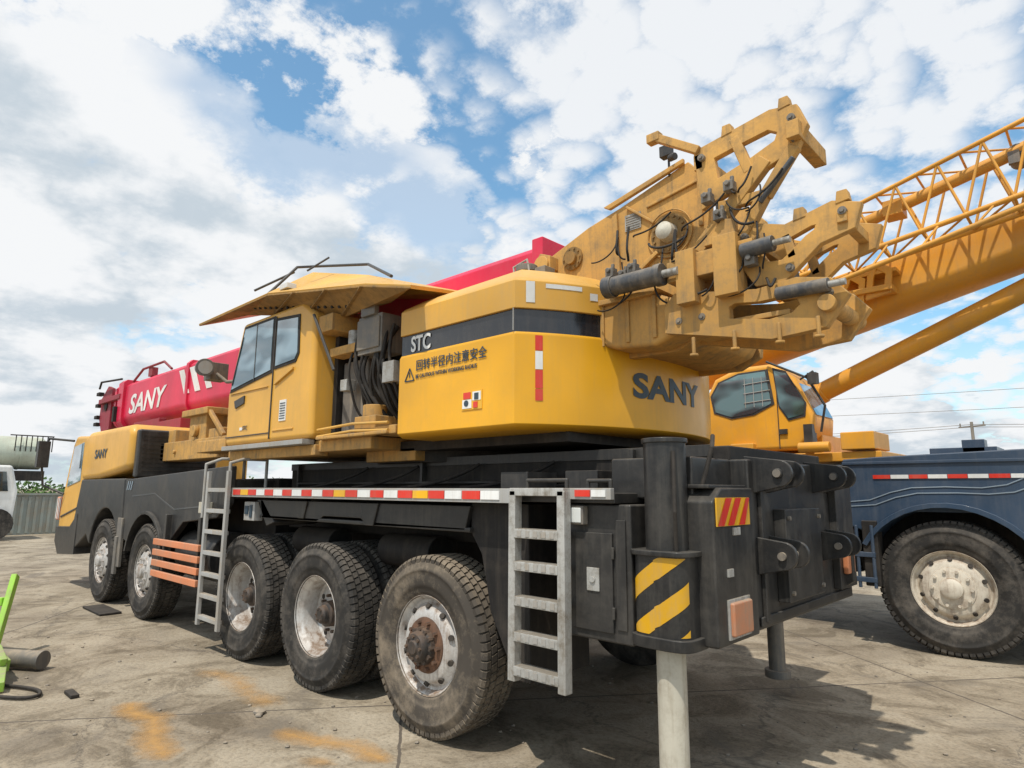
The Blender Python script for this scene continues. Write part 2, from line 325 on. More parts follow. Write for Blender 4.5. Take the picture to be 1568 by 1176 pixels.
b=B(); b.prism([(x,z) for x,z in arch(-9.07,.6,.72,165,15)]+[(x,z) for x,z in arch(-9.07,.6,.68,15,165)],'y',2.84,3.3); b.obj("front_fender_lip",BLK,CR,bevel=.004)
b=B(); 
for k in range(3): b.prism([(-9.95+k*.08,1.70),(-9.92+k*.08,1.70),(-9.97+k*.08,1.58),(-10.0+k*.08,1.58)],'y',2.872,2.88)
b.obj("panel_badge",STRW,CR,bevel=0)
b=B(); b.beam((-9.75,2.878,1.5),(-8.9,2.878,1.54),.006,.016); b.beam((-8.9,2.878,1.54),(-8.2,2.878,1.36),.006,.016); b.beam((-8.2,2.878,1.36),(-7.2,2.878,1.42),.006,.016)
b.obj("panel_crease",STRD,CR,bevel=0)
b=B(); b.box(-7.35,-7.1,2.83,2.88,1.34,1.46); b.obj("side_marker_box",CRM,CR)
# carrier cab
pts=[(-10.0,1.87),(-9.98,2.40),(-10.1,2.50),(-12.1,2.50),(-12.35,2.42),(-12.35,1.72),(-11.4,1.74)]
b=B(); b.prism(pts,'y',2.86,4.1); b.obj("carrier_cab_rear_cover",YEL2,CR,bevel=.09,seg=4)
b=B(); b.box(-9.99,-9.85,2.92,4.0,1.75,2.42); b.obj("radiator_side_grille",BLK,CR,bevel=.03)
b=B()
for k in range(9): b.box(-9.86,-9.845,2.98,3.94,1.84+k*.06,1.855+k*.06)
b.obj("grille_slats",BLK2,CR,bevel=0)
pts=[(-12.3,1.74),(-10.1,1.74),(-10.05,1.2)]+arch(-10.86,.62,.70,10,168)+[(-11.75,.9),(-12.4,.62),(-12.6,.9)]
b=B(); b.prism(pts,'y',2.87,3.2); b.obj("front_wheel_housing",BLK,CR,bevel=.02)
b=B(); b.box(-10.2,-10.0,2.86,2.9,.55,1.2); b.box(-10.2,-10.1,2.84,2.88,.45,.95); b.obj("front_mud_flap",GRY,CR)
pts=[(-12.3,2.45),(-12.3,.62),(-13.3,.55),(-13.55,.75),(-13.5,1.35),(-13.1,2.35),(-12.95,2.48)]
b=B(); b.prism(pts,'y',2.88,5.6); b.obj("driver_cab_body",YEL2,CR,bevel=.05,seg=3)
b=B(); b.prism([(-12.42,2.35),(-12.42,1.72),(-13.2,1.62),(-12.98,2.3)],'y',2.868,2.885); b.prism([(3.0,1.5),(5.5,1.5),(5.5,2.35),(3.0,2.35)],'x',-13.5,-13.45); b.obj("driver_cab_windows",GLS,CR,bevel=.01)
b=B(); b.prism([(-12.42,1.3),(-12.42,1.27),(-13.4,1.1),(-13.4,1.13)],'y',2.866,2.88); b.prism([(-12.3,1.2),(-12.3,.56),(-13.3,.5),(-13.58,.7),(-13.56,.95),(-12.7,.98)],'y',2.86,3.2)
b.tube([(-13.0,2.86,2.4),(-13.5,2.6,2.45),(-13.5,2.55,2.3)],.02); b.box(-13.6,-13.45,2.45,2.62,1.95,2.4); b.tube([(-13.3,2.86,1.5),(-13.6,2.6,1.65),(-13.55,2.55,1.95)],.018)
b.obj("mirrors_and_trim",BLK,CR)
b=B(); b.box(-13.9,-13.6,2.9,3.4,1.05,1.45); b.obj("front_outrigger_box",ORG,CR,bevel=.02)
b=B()
for k in range(3): b.add([(-13.88+k*.1,2.895,1.07),(-13.83+k*.1,2.895,1.07),(-13.79+k*.1,2.895,1.43),(-13.84+k*.1,2.895,1.43)],[(0,1,2,3)])
b.obj("front_hazard_marks",WHT,CR,bevel=0)
text(CR,"cab_lettering","SANY",.19,TXT,sideM(-11.65,2.853,2.06),bold=.004,sx=1.3)
b=B(); b.box(-10.5,-7.0,3.25,3.6,1.98,2.24); b.box(-9.05,-8.5,3.28,3.8,2.2,2.62); b.box(-9.2,-8.35,3.22,3.85,2.55,2.64); b.box(-8.0,-7.2,3.0,3.3,2.02,2.16)
b.box(-8.45,-8.0,3.3,3.5,2.24,2.36); b.box(-10.2,-9.6,3.3,3.9,2.2,2.42); b.box(-9.9,-9.85,3.2,3.26,1.98,2.24); b.cyl((-8.78,3.22,2.35),(-8.78,3.28,2.35),.08); b.beam((-8.4,3.27,2.6),(-7.9,3.27,2.25),.05,.06)
for x in (-10.3,-9.4,-8.2,-7.6): b.cyl((x,3.22,2.1),(x,3.26,2.1),.03,n=10)
b.obj("boom_rest_beam",OCH,CR,bevel=.012)
b=B(); b.box(-7.05,-4.4,3.0,5.5,1.93,2.035); b.box(-7.0,-5.2,2.96,3.1,1.9,2.0); b.cyl((-4.5,4.25,1.86),(-4.5,4.25,1.95),.78,n=48); b.box(-4.9,-4.2,3.3,3.6,1.84,1.95); b.obj("turntable_platform",OCH,CR,bevel=.01)
b=B(); b.lathe([(.9,0),(.9,.1),(.7,.1),(.7,0)],(-4.5,4.25,1.83),ax='z',n=48); b.box(-4.4,-2.6,3.3,5.2,1.92,2.0); b.obj("slewing_ring",BLK2,CR,bevel=0)
b=B(); b.box(-6.95,-5.25,2.86,2.98,2.0,2.045); b.obj("cab_step_plate",LGRY,CR,bevel=.003)
cab=[(-6.97,2.05),(-6.99,2.6),(-6.72,3.36),(-5.45,3.36),(-5.22,3.2),(-5.19,2.05)]
b=B(); b.prism(cab,'y',2.9,3.75); b.obj("operator_cab",YEL2,CR,bevel=.05,seg=4)
b=B(); b.prism([(-6.92,2.62),(-6.66,3.31),(-5.98,3.31),(-5.98,2.735)],'y',2.893,2.902); b.prism([(-5.94,2.76),(-5.94,3.28),(-5.48,3.24),(-5.46,2.86),(-5.52,2.78)],'y',2.893,2.902); b.obj("cab_window_seals",BLK2,CR,bevel=.0)
b=B(); b.prism([(-6.88,2.655),(-6.635,3.28),(-6.01,3.28),(-6.01,2.765)],'y',2.887,2.8935); b.prism([(-5.91,2.79),(-5.91,3.245),(-5.51,3.21),(-5.49,2.87),(-5.535,2.81)],'y',2.887,2.8935); b.obj("cab_windows",GLS,CR,bevel=.0)
b=B(); b.box(-5.965,-5.952,2.889,2.902,2.08,3.3); b.prism([(-6.78,2.52),(-6.55,2.56),(-6.55,2.48),(-6.75,2.44)],'y',2.885,2.902); b.box(-6.96,-5.98,2.892,2.903,2.135,2.145); b.beam((-6.86,2.884,2.70),(-6.66,2.884,3.2),.01,.014); b.box(-6.36,-6.345,2.884,2.89,2.7,3.28); b.obj("cab_door_seams",BLK,CR,bevel=0)
b=B(); b.prism([(-5.9,2.63),(-5.55,2.74),(-5.55,2.715),(-5.9,2.60)],'y',2.88,2.902); b.box(-5.9,-5.5,2.89,2.902,2.15,2.165); b.box(-6.9,-6.05,2.888,2.902,2.60,2.612); b.obj("cab_pressed_rib",YEL2,CR,bevel=.003)
b=B(); b.box(-5.78,-5.65,2.893,2.902,2.24,2.44); b.box(-6.62,-6.56,2.893,2.902,2.2,2.23); b.obj("cab_sticker",WHT,CR,bevel=0)
b=B(); 
for k in range(7): b.box(-5.765,-5.665,2.889,2.894,2.26+k*.024,2.268+k*.024)
b.obj("cab_sticker_print",TXT,CR,bevel=0)
text(CR,"cab_small_lettering","STC",.06,TXT,sideM(-6.55,2.893,2.2),bold=.001)
b=B(); b.cyl((-7.62,2.85,2.98),(-7.36,2.78,2.95),.085,.10); b.box(-7.7,-7.5,2.9,3.1,2.85,3.05); b.tube([(-7.0,3.1,2.8),(-7.4,3.05,2.82),(-7.55,2.95,2.95)],.02); b.obj("work_lamp",GRY,CR,bevel=.005)
b=B(); b.cyl((-7.365,2.783,2.95),(-7.355,2.78,2.949),.075); b.obj("work_lamp_lens",LGRY,CR,bevel=0)
# canopy hood
A=(-7.98,2.9,3.57); b1=(-6.97,3.05,3.55); b2=(-4.94,3.05,3.15); b3=(-4.25,3.05,3.15)
m1=(-5.88,2.75,3.48); m2=(-4.19,2.75,3.20); m3=(-3.61,2.75,3.06)
r1=(-6.03,3.3,3.87); r2=(-5.0,3.3,3.60); r3=(-3.9,3.3,3.22)
def sheet(name,vs,fs,mat,th,g,bev=.004):
    me=bpy.data.meshes.new(name); me.from_pydata(vs,[],fs); me.materials.append(mat); o=bpy.data.objects.new(name,me)
    s=o.modifiers.new("s","SOLIDIFY"); s.thickness=th; s.offset=0
    if bev:
        d=o.modifiers.new("b","BEVEL"); d.width=bev; d.segments=2
    link(o,g); return o
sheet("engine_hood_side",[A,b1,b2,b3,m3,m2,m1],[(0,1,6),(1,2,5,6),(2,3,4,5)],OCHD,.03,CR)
sheet("engine_hood_top",[A,m1,m2,m3,r3,r2,r1,(-6.6,4.0,3.87),(-3.9,4.0,3.3),(-7.2,3.4,3.68)],[(0,1,6,9),(1,2,5,6),(2,3,4,5),(9,6,7),(6,5,4,8,7)],YEL2,.03,CR)
b=B(); c2=B()
for k in range(16):
    t=(k+.5)/16; p=Vector(b1).lerp(Vector(b2),t); q=Vector(m1).lerp(Vector(m2),t); u=p.lerp(q,.35); nrm=Vector((0,-.8,-.4)).normalized()
    b.cyl(u+nrm*.01,u+nrm*.03,.014,n=10)
for (pa,pb,qa,qb,t) in ((b1,b2,m1,m2,.33),(b1,b2,m1,m2,.66),(b1,b2,m1,m2,.98)):
    p=Vector(pa).lerp(Vector(pb),t); q=Vector(qa).lerp(Vector(qb),t); o=Vector((0,-.016,-.012)); c2.beam(p+o,q+o,.03,.012)
c2.beam(Vector(b1)+Vector((0,-.03,.02)),Vector(b2)+Vector((0,-.03,.02)),.03,.02)
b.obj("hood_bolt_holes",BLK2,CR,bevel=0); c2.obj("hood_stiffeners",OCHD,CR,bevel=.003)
b=B(); b.box(-5.75,-5.6,2.8,2.9,3.505,3.56); b.obj("hood_hinge_plate",WHT,CR)
b=B(); b.tube([(-5.95,2.78,3.50),(-6.0,3.1,3.88),(-6.1,3.35,3.98),(-5.0,3.3,3.72),(-4.2,3.0,3.34)],.014); b.tube([(-6.3,2.8,3.62),(-6.05,3.1,3.84)],.012); b.tube([(-5.15,2.85,3.16),(-4.85,2.9,2.62)],.014); b.tube([(-5.6,3.0,3.72),(-5.55,3.2,3.9)],.01); b.obj("hood_struts",BLK,CR,bevel=0)
# engine bay
b=B(); b.box(-5.15,-3.99,3.75,3.85,2.03,3.1); b.box(-5.18,-5.12,3.1,3.8,2.03,3.0); b.obj("engine_bay_wall",BLK2,CR)
b=B(); b.box(-5.1,-4.7,3.15,3.5,2.06,2.75); b.box(-4.45,-4.05,3.4,3.7,2.2,2.9); b.obj("engine_block",GRY,CR,bevel=.02)
b=B(); b.box(-4.62,-4.28,2.98,3.2,2.72,3.05); b.box(-4.55,-4.35,2.95,3.0,3.04,3.12); b.box(-4.62,-4.30,2.965,2.98,2.76,3.02); b.obj("air_filter_box",GRY,CR,bevel=.012)
b=B(); b.box(-5.1,-4.62,3.0,3.15,2.78,2.86); b.box(-4.62,-4.32,2.98,3.3,2.05,2.2); b.cyl((-4.5,3.1,2.2),(-4.5,3.1,2.3),.1); b.box(-5.18,-4.95,2.92,3.3,3.0,3.16); b.box(-5.15,-4.1,2.93,3.0,2.03,2.06); b.box(-4.3,-4.02,2.96,3.3,2.03,2.1); b.obj("bay_brackets",OCH,CR,bevel=.008)
b=B()
for zz in (2.06,2.12): b.tube([(-5.15,2.95,zz),(-4.6,2.95,zz+.02),(-4.1,2.95,zz)],.012)
b.obj("bay_handrail",YEL2,CR,bevel=0)
b=B(); b.box(-4.25,-4.1,2.98,3.1,2.45,2.62); b.cyl((-4.85,3.1,2.85),(-4.85,3.1,3.0),.06); b.box(-4.9,-4.8,3.0,3.1,2.45,2.55); b.obj("valve_block",ALU,CR,bevel=.004)
for k in range(11):
    x0=-4.75+random.random()*.6; 
    hose(CR,"hose_%d"%k,[(x0,3.0+random.random()*.2,2.95),(x0+random.uniform(-.1,.1),2.97,2.7),(x0+random.uniform(-.2,.25),3.02,2.45),(x0+random.uniform(-.1,.3),3.1,2.2),(x0+.1,3.3,2.06)],.010+random.random()*.009,BLK2)
# ------------------------------------------------------------------ counterweight
def cwarc(off=0.0,xl=-3.98,n=28):
    R=2.06-off; c=(-4.36,4.25); a0=math.asin((2.95+off-4.25)/R); pts=[(xl,2.95+off)]
    for i in range(n+1):
        a=a0+(-a0-a0)*i/n; pts.append((c[0]+R*math.cos(a),c[1]+R*math.sin(a)))
    pts.append((xl,5.55-off)); return pts
def ringz(pts,z): return [(x,y,z) for x,y in pts]
b=B(); b.loft([ringz(cwarc(.05),1.985),ringz(cwarc(.0),2.02),ringz(cwarc(.0),2.60),ringz(cwarc(.015),2.625)]); b.obj("counterweight_lower",YEL,CR,bevel=.004,smooth=28)
b=B(); b.loft([ringz(cwarc(.02),2.615),ringz(cwarc(.02),2.79)]); b.obj("counterweight_black_band",GBL,CR,bevel=0,smooth=28)
def cwupper(off,xl=-3.98,ye=4.05):
    pts=[p for p in cwarc(off,xl) if p[1]<=ye or p[0]==xl]
    pts=pts[:-1]; x_=pts[-1][0]; return pts+[(x_-.02,ye+.1),(-2.9,4.7),(xl,4.7)]
ra=cwupper(.0)
def inset(pts,d):
    cx,cy=-3.6,4.3; out=[]
    for x,y in pts:
        v=Vector((x-cx,y-cy)); l=v.length
        out.append((x-v.x/l*d if x>-3.9 else x, y-v.y/l*d if y<4.2 else y))
    return out
b=B(); b.loft([ringz(ra,2.78),ringz(ra,2.97),ringz(inset(ra,.03),3.0),ringz(inset(ra,.26),3.13),ringz(inset(ra,.30),3.14)]); b.obj("counterweight_upper",YEL2,CR,bevel=.005,smooth=28)
b=B(); b.box(-2.447,-2.437,3.60,3.606,2.03,2.6); b.obj("counterweight_seam",OCHD,CR,bevel=0)
b=B(); b.box(-2.775,-2.768,2.947,2.952,2.63,2.78); b.obj("band_joint",LGRY,CR,bevel=0)
text(CR,"model_lettering","STC",.165,WHT,sideM(-3.86,2.963,2.645),sx=.80,bold=.004)
text(CR,"warning_text_chinese","回转半径内注意安全",.088,TXT,sideM(-3.77,2.944,2.49),sx=.96,bold=.0008)
text(CR,"warning_text_english","BE CAUTIOUS WITHIN WORKING RADIUS",.042,TXT,sideM(-3.77,2.944,2.425),sx=.83,bold=.0006)
b=B()
for p,q in (((-3.90,2.415),(-3.845,2.51)),((-3.845,2.51),(-3.79,2.415)),((-3.90,2.415),(-3.79,2.415)),((-3.845,2.48),(-3.845,2.44))): b.beam((p[0],2.946,p[1]),(q[0],2.946,q[1]),.004,.008)
b.obj("warning_triangle",TXT,CR,bevel=0)
b=B(); b.box(-3.25,-3.05,2.944,2.951,2.14,2.27); b.obj("safety_sticker",HYEL,CR,bevel=0)
b=B(); b.box(-3.24,-3.15,2.941,2.945,2.15,2.21); b.box(-3.14,-3.06,2.941,2.945,2.2,2.26); b.obj("safety_sticker_print",WHT,CR,bevel=0)
b=B(); b.box(-3.23,-3.16,2.939,2.945,2.215,2.26); b.box(-3.13,-3.09,2.939,2.945,2.15,2.19); b.obj("safety_sticker_symbol",REDR,CR,bevel=0)
b=B(); b.cyl((-3.2,2.941,2.185),(-3.2,2.938,2.185),.022,n=12); b.box(-3.12,-3.08,2.938,2.941,2.205,2.25); b.obj("safety_sticker_figures",TXT,CR,bevel=0)
def arcpt(s,z,off=.003,y0=3.8):
    R=2.06+off; a0=math.asin((y0-4.25)/2.06); a=a0+s/2.06
    return Vector((-4.36+R*math.cos(a),4.25+R*math.sin(a),z))
text(CR,"rear_lettering","SANY",.235,TXT,None,bend=lambda co: arcpt(co.x,2.24+co.y,.004+co.z,3.72),sx=1.42,bold=.008)
def arcstrip(name,y0,w,z0,z1,mat):
    b=B(); n=3; ri=[arcpt(w*i/n,0,.003,y0) for i in range(n+1)]
    vs=[(p.x,p.y,z) for z in (z0,z1) for p in ri]; b.add(vs,[(i,i+1,n+2+i,n+1+i) for i in range(n)]); b.obj(name,mat,CR,bevel=0)
for k,(z0,z1) in enumerate(((2.50,2.60),(2.375,2.495),(2.25,2.37),(2.17,2.245))): arcstrip("vertical_tape_%d"%k,3.06,.05,z0,z1,WHT if k==1 else REDR)
arcstrip("upper_tape",3.01,.06,2.82,2.965,WHT); arcstrip("name_plate",3.12,.26,2.925,2.955,WHT); arcstrip("name_plate_small",3.40,.06,2.87,2.92,WHT)
# ------------------------------------------------------------------ turntable tail, boom foot
tail=[(-3.35,3.1),(-3.22,3.36),(-2.71,3.55),(-2.42,3.62),(-1.88,3.78),(-1.74,3.62),(-1.74,3.25),(-1.92,3.05),(-1.82,2.8),(-1.84,2.58),(-2.0,2.50),(-2.4,2.50),(-2.6,2.66),(-3.35,2.85)]
b=B(); b.prism(tail,'y',3.70,3.76); b.prism(tail,'y',4.62,4.68); b.box(-2.42,-1.95,3.76,4.62,2.9,2.95); b.prism([(-2.6,3.0),(-2.5,3.0),(-2.3,3.55),(-2.4,3.58)],'y',3.76,4.62); b.obj("boom_foot_plates",OCH,CR,bevel=.008)
b=B(); b.prism([(-2.62,2.86),(-2.05,2.86),(-1.88,2.78),(-1.82,2.68),(-1.88,2.57),(-2.05,2.51),(-2.35,2.53),(-2.55,2.60),(-2.64,2.72)],'y',3.50,4.60); b.obj("tail_tub",OCH,CR,bevel=.03,seg=3)
b=B(); b.prism([(-2.55,3.65),(-1.9,3.80),(-1.9,3.765),(-2.5,3.62)],'y',3.67,3.70); b.prism([(-2.48,3.56),(-2.44,3.58),(-2.42,3.08),(-2.46,3.06)],'y',3.675,3.70); b.beam((-2.42,3.685,3.0),(-2.12,3.685,3.2),.03,.03); b.beam((-2.36,3.685,3.6),(-2.14,3.685,3.42),.02,.02)
b.prism([(-2.62,2.84),(-2.05,2.84),(-2.0,2.87),(-2.62,2.88)],'y',3.46,3.72); b.box(-2.64,-2.60,3.46,3.7,2.62,3.02); b.prism([(-3.2,3.3),(-3.1,3.42),(-3.0,3.38),(-3.0,3.28)],'y',3.6,3.70); b.cyl((-3.08,3.58,3.32),(-3.08,3.72,3.32),.07)
b.beam((-2.2,3.69,3.55),(-1.8,3.69,3.62),.015,.02); b.beam((-1.80,3.69,3.70),(-1.80,3.69,3.3),.02,.03); b.lathe([(.16,-.012),(.17,-.012),(.17,0),(.16,0)],(-2.03,3.695,3.31),n=40)
for x in (-2.45,-2.25,-2.05): b.box(x-.015,x+.015,3.485,3.50,2.56,2.84)
b.obj("tail_ribs",OCH,CR,bevel=.005)
b=B(); b.lathe([(.001,-.02),(.135,-.02),(.135,0),(.001,0)],(-2.03,3.70,3.31),n=40,closed=False); b.bolts((-2.03,3.68,3.31),.115,.009,-.012,16); b.lathe([(.001,-.02),(.09,-.02),(.09,0),(.001,0)],(-2.85,3.70,3.34),n=32,closed=False); b.bolts((-2.85,3.68,3.34),.075,.008,-.01,10); b.lathe([(.001,-.05),(.05,-.05),(.05,0)],(-2.85,3.70,3.34),n=24,closed=False); b.obj("pin_flanges",OCHD,CR,bevel=0)
b=B(); b.lathe([(.001,-.11),(.04,-.105),(.06,-.09),(.065,-.02)],(-2.03,3.70,3.31),n=32,closed=False); b.obj("pivot_pin_cap",CRM,CR,bevel=0)
b=B(); b.box(-2.38,-2.25,3.692,3.70,3.42,3.54); b.obj("rating_plate",ALU,CR,bevel=0)
b=B()
for k in range(6): b.box(-2.37,-2.26,3.689,3.692,3.43+k*.018,3.436+k*.018)
b.obj("rating_plate_print",GRY,CR,bevel=0)
b=B(); b.cyl((-3.15,3.5,3.13),(-3.15,3.5,3.25),.07); b.cyl((-3.15,3.5,3.25),(-3.15,3.5,3.30),.085); b.box(-3.05,-2.95,3.48,3.6,3.13,3.26); b.obj("beacon",GRY,CR,bevel=.004)
b=B(); b.lathe([(.07,0),(.08,.05),(.07,.12),(.03,.15),(.001,.155)],(-3.15,3.5,3.14),ax='z',n=20,closed=False); b.tube([(-3.22,3.45,3.14),(-3.24,3.45,3.3),(-3.1,3.45,3.33),(-3.06,3.45,3.14)],.008); b.obj("beacon_cage",LGRY,CR,bevel=0)
b=B(); b.tube([(-2.02,3.7,3.72),(-2.02,3.7,3.9)],.008); b.box(-2.07,-1.99,3.66,3.72,3.86,3.94); b.cyl((-2.0,3.68,3.84),(-1.95,3.66,3.83),.025); b.obj("tail_camera",BLK,CR,bevel=.004)
def frame(y,full=True):
    b=B(); T=.05
    if full:
        O=[(-1.72,3.69),(-1.24,3.77),(-1.09,3.74),(-1.04,3.60),(-1.10,3.48),(-1.35,3.40),(-1.68,3.29)]
        I=[(-1.62,3.60),(-1.45,3.63),(-1.24,3.66),(-1.18,3.62),(-1.20,3.57),(-1.36,3.51),(-1.60,3.44)]
        b.frame(O,I,'y',y,y+T,.86)
        b.beam((-1.46,y+.02,3.68),(-1.38,y+.02,3.44),.045,.06)
        b.beam((-1.12,y+.02,3.50),(-1.30,y+.02,3.26),.05,.07); b.beam((-1.28,y+.02,3.48),(-1.76,y+.02,3.00),.06,.085)
        b.beam((-1.30,y+.02,3.28),(-1.46,y+.02,3.03),.06,.07); b.beam((-1.58,y+.02,3.28),(-1.28,y+.02,3.27),.05,.06)
    O=[(-1.46,2.88),(-1.44,3.08),(-1.38,3.12),(-1.2,3.06),(-.95,3.12),(-.81,3.07),(-.85,2.94),(-1.02,2.90),(-1.14,2.80),(-1.22,2.73),(-1.38,2.74)]
    I=[(-1.38,2.92),(-1.37,2.98),(-1.34,3.02),(-1.2,2.97),(-1.02,3.03),(-.99,3.03),(-1.0,3.0),(-1.06,2.97),(-1.17,2.88),(-1.24,2.83),(-1.34,2.84)]
    b.frame(O,I,'y',y,y+T,.74); b.beam((-1.2,y+.02,3.0),(-1.17,y+.02,2.86),.04,.05)
    b.box(-1.9,-1.46,y-.06,y+.1,2.86,2.99)
    O=[(-1.95,2.72),(-1.88,2.80),(-1.37,2.72),(-1.15,2.74),(-.98,2.70),(-.90,2.60),(-1.02,2.44),(-1.3,2.42),(-1.95,2.56)]
    I=[(-1.6,2.66),(-1.55,2.68),(-1.37,2.655),(-1.2,2.66),(-1.10,2.63),(-1.08,2.58),(-1.14,2.53),(-1.3,2.51),(-1.6,2.57)]
    b.frame(O,I,'y',y-.02,y+.04,.75)
    return b
frame(3.46).obj("tail_frame_near",OCH,CR,bevel=.006)
frame(3.84,False).obj("tail_frame_mid",OCH,CR,bevel=.006)
b=B(); b.box(-1.72,-1.66,3.46,3.86,3.56,3.66); b.box(-1.14,-1.07,3.40,3.86,3.52,3.62); b.box(-1.88,-1.36,3.4,3.9,2.98,3.01); b.box(-1.58,-1.44,3.36,3.5,2.70,3.06); b.box(-1.82,-1.70,3.36,3.5,2.70,3.03); b.box(-1.85,-1.2,3.46,3.90,2.55,2.58); b.box(-.93,-.88,3.44,3.90,2.98,3.04); b.cyl((-1.0,3.40,2.56),(-1.0,3.96,2.56),.045)
b.beam((-1.95,3.44,3.86),(-1.68,3.46,3.68),.05,.05); b.box(-2.02,-1.93,3.41,3.47,3.84,3.90); b.prism([(-1.66,3.04),(-1.46,3.04),(-1.46,3.16),(-1.54,3.18)],'y',3.42,3.46)
for x,z in ((-1.5,3.73),(-1.16,3.76),(-.9,3.11),(-1.12,3.08)): b.prism([(x-.035,z-.02),(x+.035,z-.01),(x+.025,z+.05),(x-.025,z+.05)],'y',3.455,3.515)
for x in (-1.75,-1.5,-1.25,-1.05): b.cyl((x,3.42,2.50),(x,3.42,2.40),.012,n=8); b.cyl((x,3.42,2.40),(x,3.42,2.385),.028,n=6)
b.obj("tail_cross_members",OCH,CR,bevel=.005)
b=B()
for x,z in ((-1.66,3.62),(-1.12,3.66),(-1.12,3.54),(-1.42,3.04),(-.9,3.04),(-1.18,2.80),(-.99,2.62),(-1.85,2.62),(-1.7,2.62)): b.cyl((x,3.435,z),(x,3.46,z),.022,n=12); b.cyl((x,3.425,z),(x,3.437,z),.012,n=6)
b.obj("tail_pins",GRY,CR,bevel=0)
b=B(); b.cyl((-2.32,3.38,2.92),(-1.93,3.36,2.91),.062); b.cyl((-2.34,3.38,2.92),(-2.27,3.38,2.92),.072); b.cyl((-1.95,3.36,2.91),(-1.90,3.36,2.91),.07); b.cyl((-1.42,3.40,2.94),(-1.24,3.39,2.94),.045); b.cyl((-1.25,3.42,2.66),(-.98,3.40,2.65),.036); b.cyl((-1.6,3.6,2.8),(-1.2,3.6,2.8),.05); b.cyl((-1.32,3.44,3.22),(-1.12,3.44,3.42),.016); b.obj("hoist_cylinders",STEEL,CR,bevel=.004)
b=B(); b.cyl((-1.93,3.36,2.91),(-1.80,3.36,2.91),.025); b.cyl((-.98,3.40,2.65),(-.90,3.40,2.65),.018); b.cyl((-1.24,3.39,2.94),(-1.15,3.39,2.94),.018); b.obj("cylinder_rods",ALU,CR,bevel=0)
b=B()
for i,(x,z) in enumerate(((-1.62,3.33),(-1.55,3.2),(-1.48,3.36),(-2.15,3.02),(-2.22,2.99),(-1.78,2.80),(-1.38,2.88),(-2.32,3.03))): b.box(x-.03,x+.03,3.39,3.45,z-.03,z+.03); b.cyl((x,3.37,z+.01),(x,3.5,z+.01),.016); b.cyl((x+.02,3.41,z),(x+.02,3.41,z+.055),.012)
b.obj("hydraulic_valves",GRY,CR,bevel=.004)
for k in range(34):
    x0=random.uniform(-2.3,-1.3); z0=random.uniform(2.75,3.35); x1=x0+random.uniform(-.3,.3); z1=z0+random.uniform(-.25,.25)
    hose(CR,"tail_hose_%d"%k,[(x0,3.44,z0),(x0+.04,3.37,(z0+z1)/2-.05),((x0+x1)/2,3.39,(z0+z1)/2-.09),(x1,3.42,z1)],random.choice((.005,.006,.008)),BLK2)
# ------------------------------------------------------------------ rear outrigger
b=B(); b.box(-2.05,-1.58,3.1,5.35,.92,1.5); b.box(-1.9,-1.5,3.5,5.2,.86,1.78); b.prism([(3.0,.86),(3.48,.86),(3.48,1.62),(3.1,1.62),(3.0,1.55)],'x',-1.78,-1.47); b.box(-2.1,-1.6,3.05,3.6,1.56,1.78)
b.obj("rear_outrigger_beam",BLK,CR,bevel=.012)
b=B()
for y in (3.56,3.74,4.50,4.70):
    for z in (1.70,1.26):
        b.prism(arch(-1.36,z,.075,-90,90,10)+[(-1.55,z+.10),(-1.55,z-.12)],'y',y,y+.028)
    b.cyl((-1.36,y-.015,1.70),(-1.36,y+.045,1.70),.028)
b.prism([(-1.55,.9),(-1.40,1.0),(-1.40,1.2),(-1.55,1.3)],'y',4.9,4.95); b.box(-1.50,-1.43,3.82,4.4,.98,1.5); b.box(-1.50,-1.45,4.8,5.15,.95,1.7); b.box(-1.50,-1.485,3.55,5.1,.88,.93); b.box(-1.50,-1.475,3.6,3.64,.9,1.7); b.box(-1.76,-1.5,3.02,3.46,1.615,1.635)
b.obj("rear_lugs",BLK,CR,bevel=.005)
b=B()
for y in (3.56,3.74,4.50,4.70):
    for z in (1.70,1.26): b.cyl((-1.36,y-.02,z),(-1.36,y-.001,z),.022,n=14)
for y,z in ((3.86,1.45),(4.36,1.45),(3.86,1.03),(4.36,1.03)): b.cyl((-1.43,y,z),(-1.415,y,z),.014,n=6)
b.obj("lug_pins",GRY,CR,bevel=0)
b=B(); b.box(-1.468,-1.46,3.02,3.40,1.43,1.57); b.obj("hazard_plate_yellow",HYEL,CR,bevel=0)
b=B()
for y0,y1,s in ((3.02,3.09,1),(3.13,3.20,1),(3.26,3.33,1)):
    sh=.10; t1=min(3.40,y1+sh); b.add([(-1.457,y0,1.432),(-1.457,y1,1.432),(-1.457,t1,1.568),(-1.457,min(3.395,y0+sh),1.568)],[(0,1,2,3)])
b.obj("hazard_plate_red",REDR,CR,bevel=0)
b=B(); b.box(-1.47,-1.44,3.12,3.34,.90,1.06); b.box(-1.45,-1.41,4.85,5.0,1.05,1.22); b.obj("rear_lamps",AMB,CR,bevel=.01)
b=B(); b.box(-1.475,-1.46,3.105,3.355,.885,1.075); b.box(-1.475,-1.46,3.2,3.28,1.38,1.42); b.box(-1.475,-1.46,3.12,3.18,1.18,1.22); b.obj("rear_lamp_frames",ALU,CR,bevel=.003)
J=(-1.71,2.97)
b=B(); b.cyl((*J,.9),(*J,1.86),.108,n=40); b.cyl((*J,1.845),(*J,1.87),.118,n=40); b.obj("jack_cylinder",BLK,CR,bevel=.004)
def sup(t,o=1.0): return (J[0]+o*.150*math.copysign(abs(math.cos(t))**.55,math.cos(t)),J[1]+o*.125*math.copysign(abs(math.sin(t))**.55,math.sin(t)))
sl=[sup(2*math.pi*i/48) for i in range(48)]
sl2=[(J[0]+(x-J[0])*1.14,J[1]+(y-J[1])*1.14) for x,y in sl]
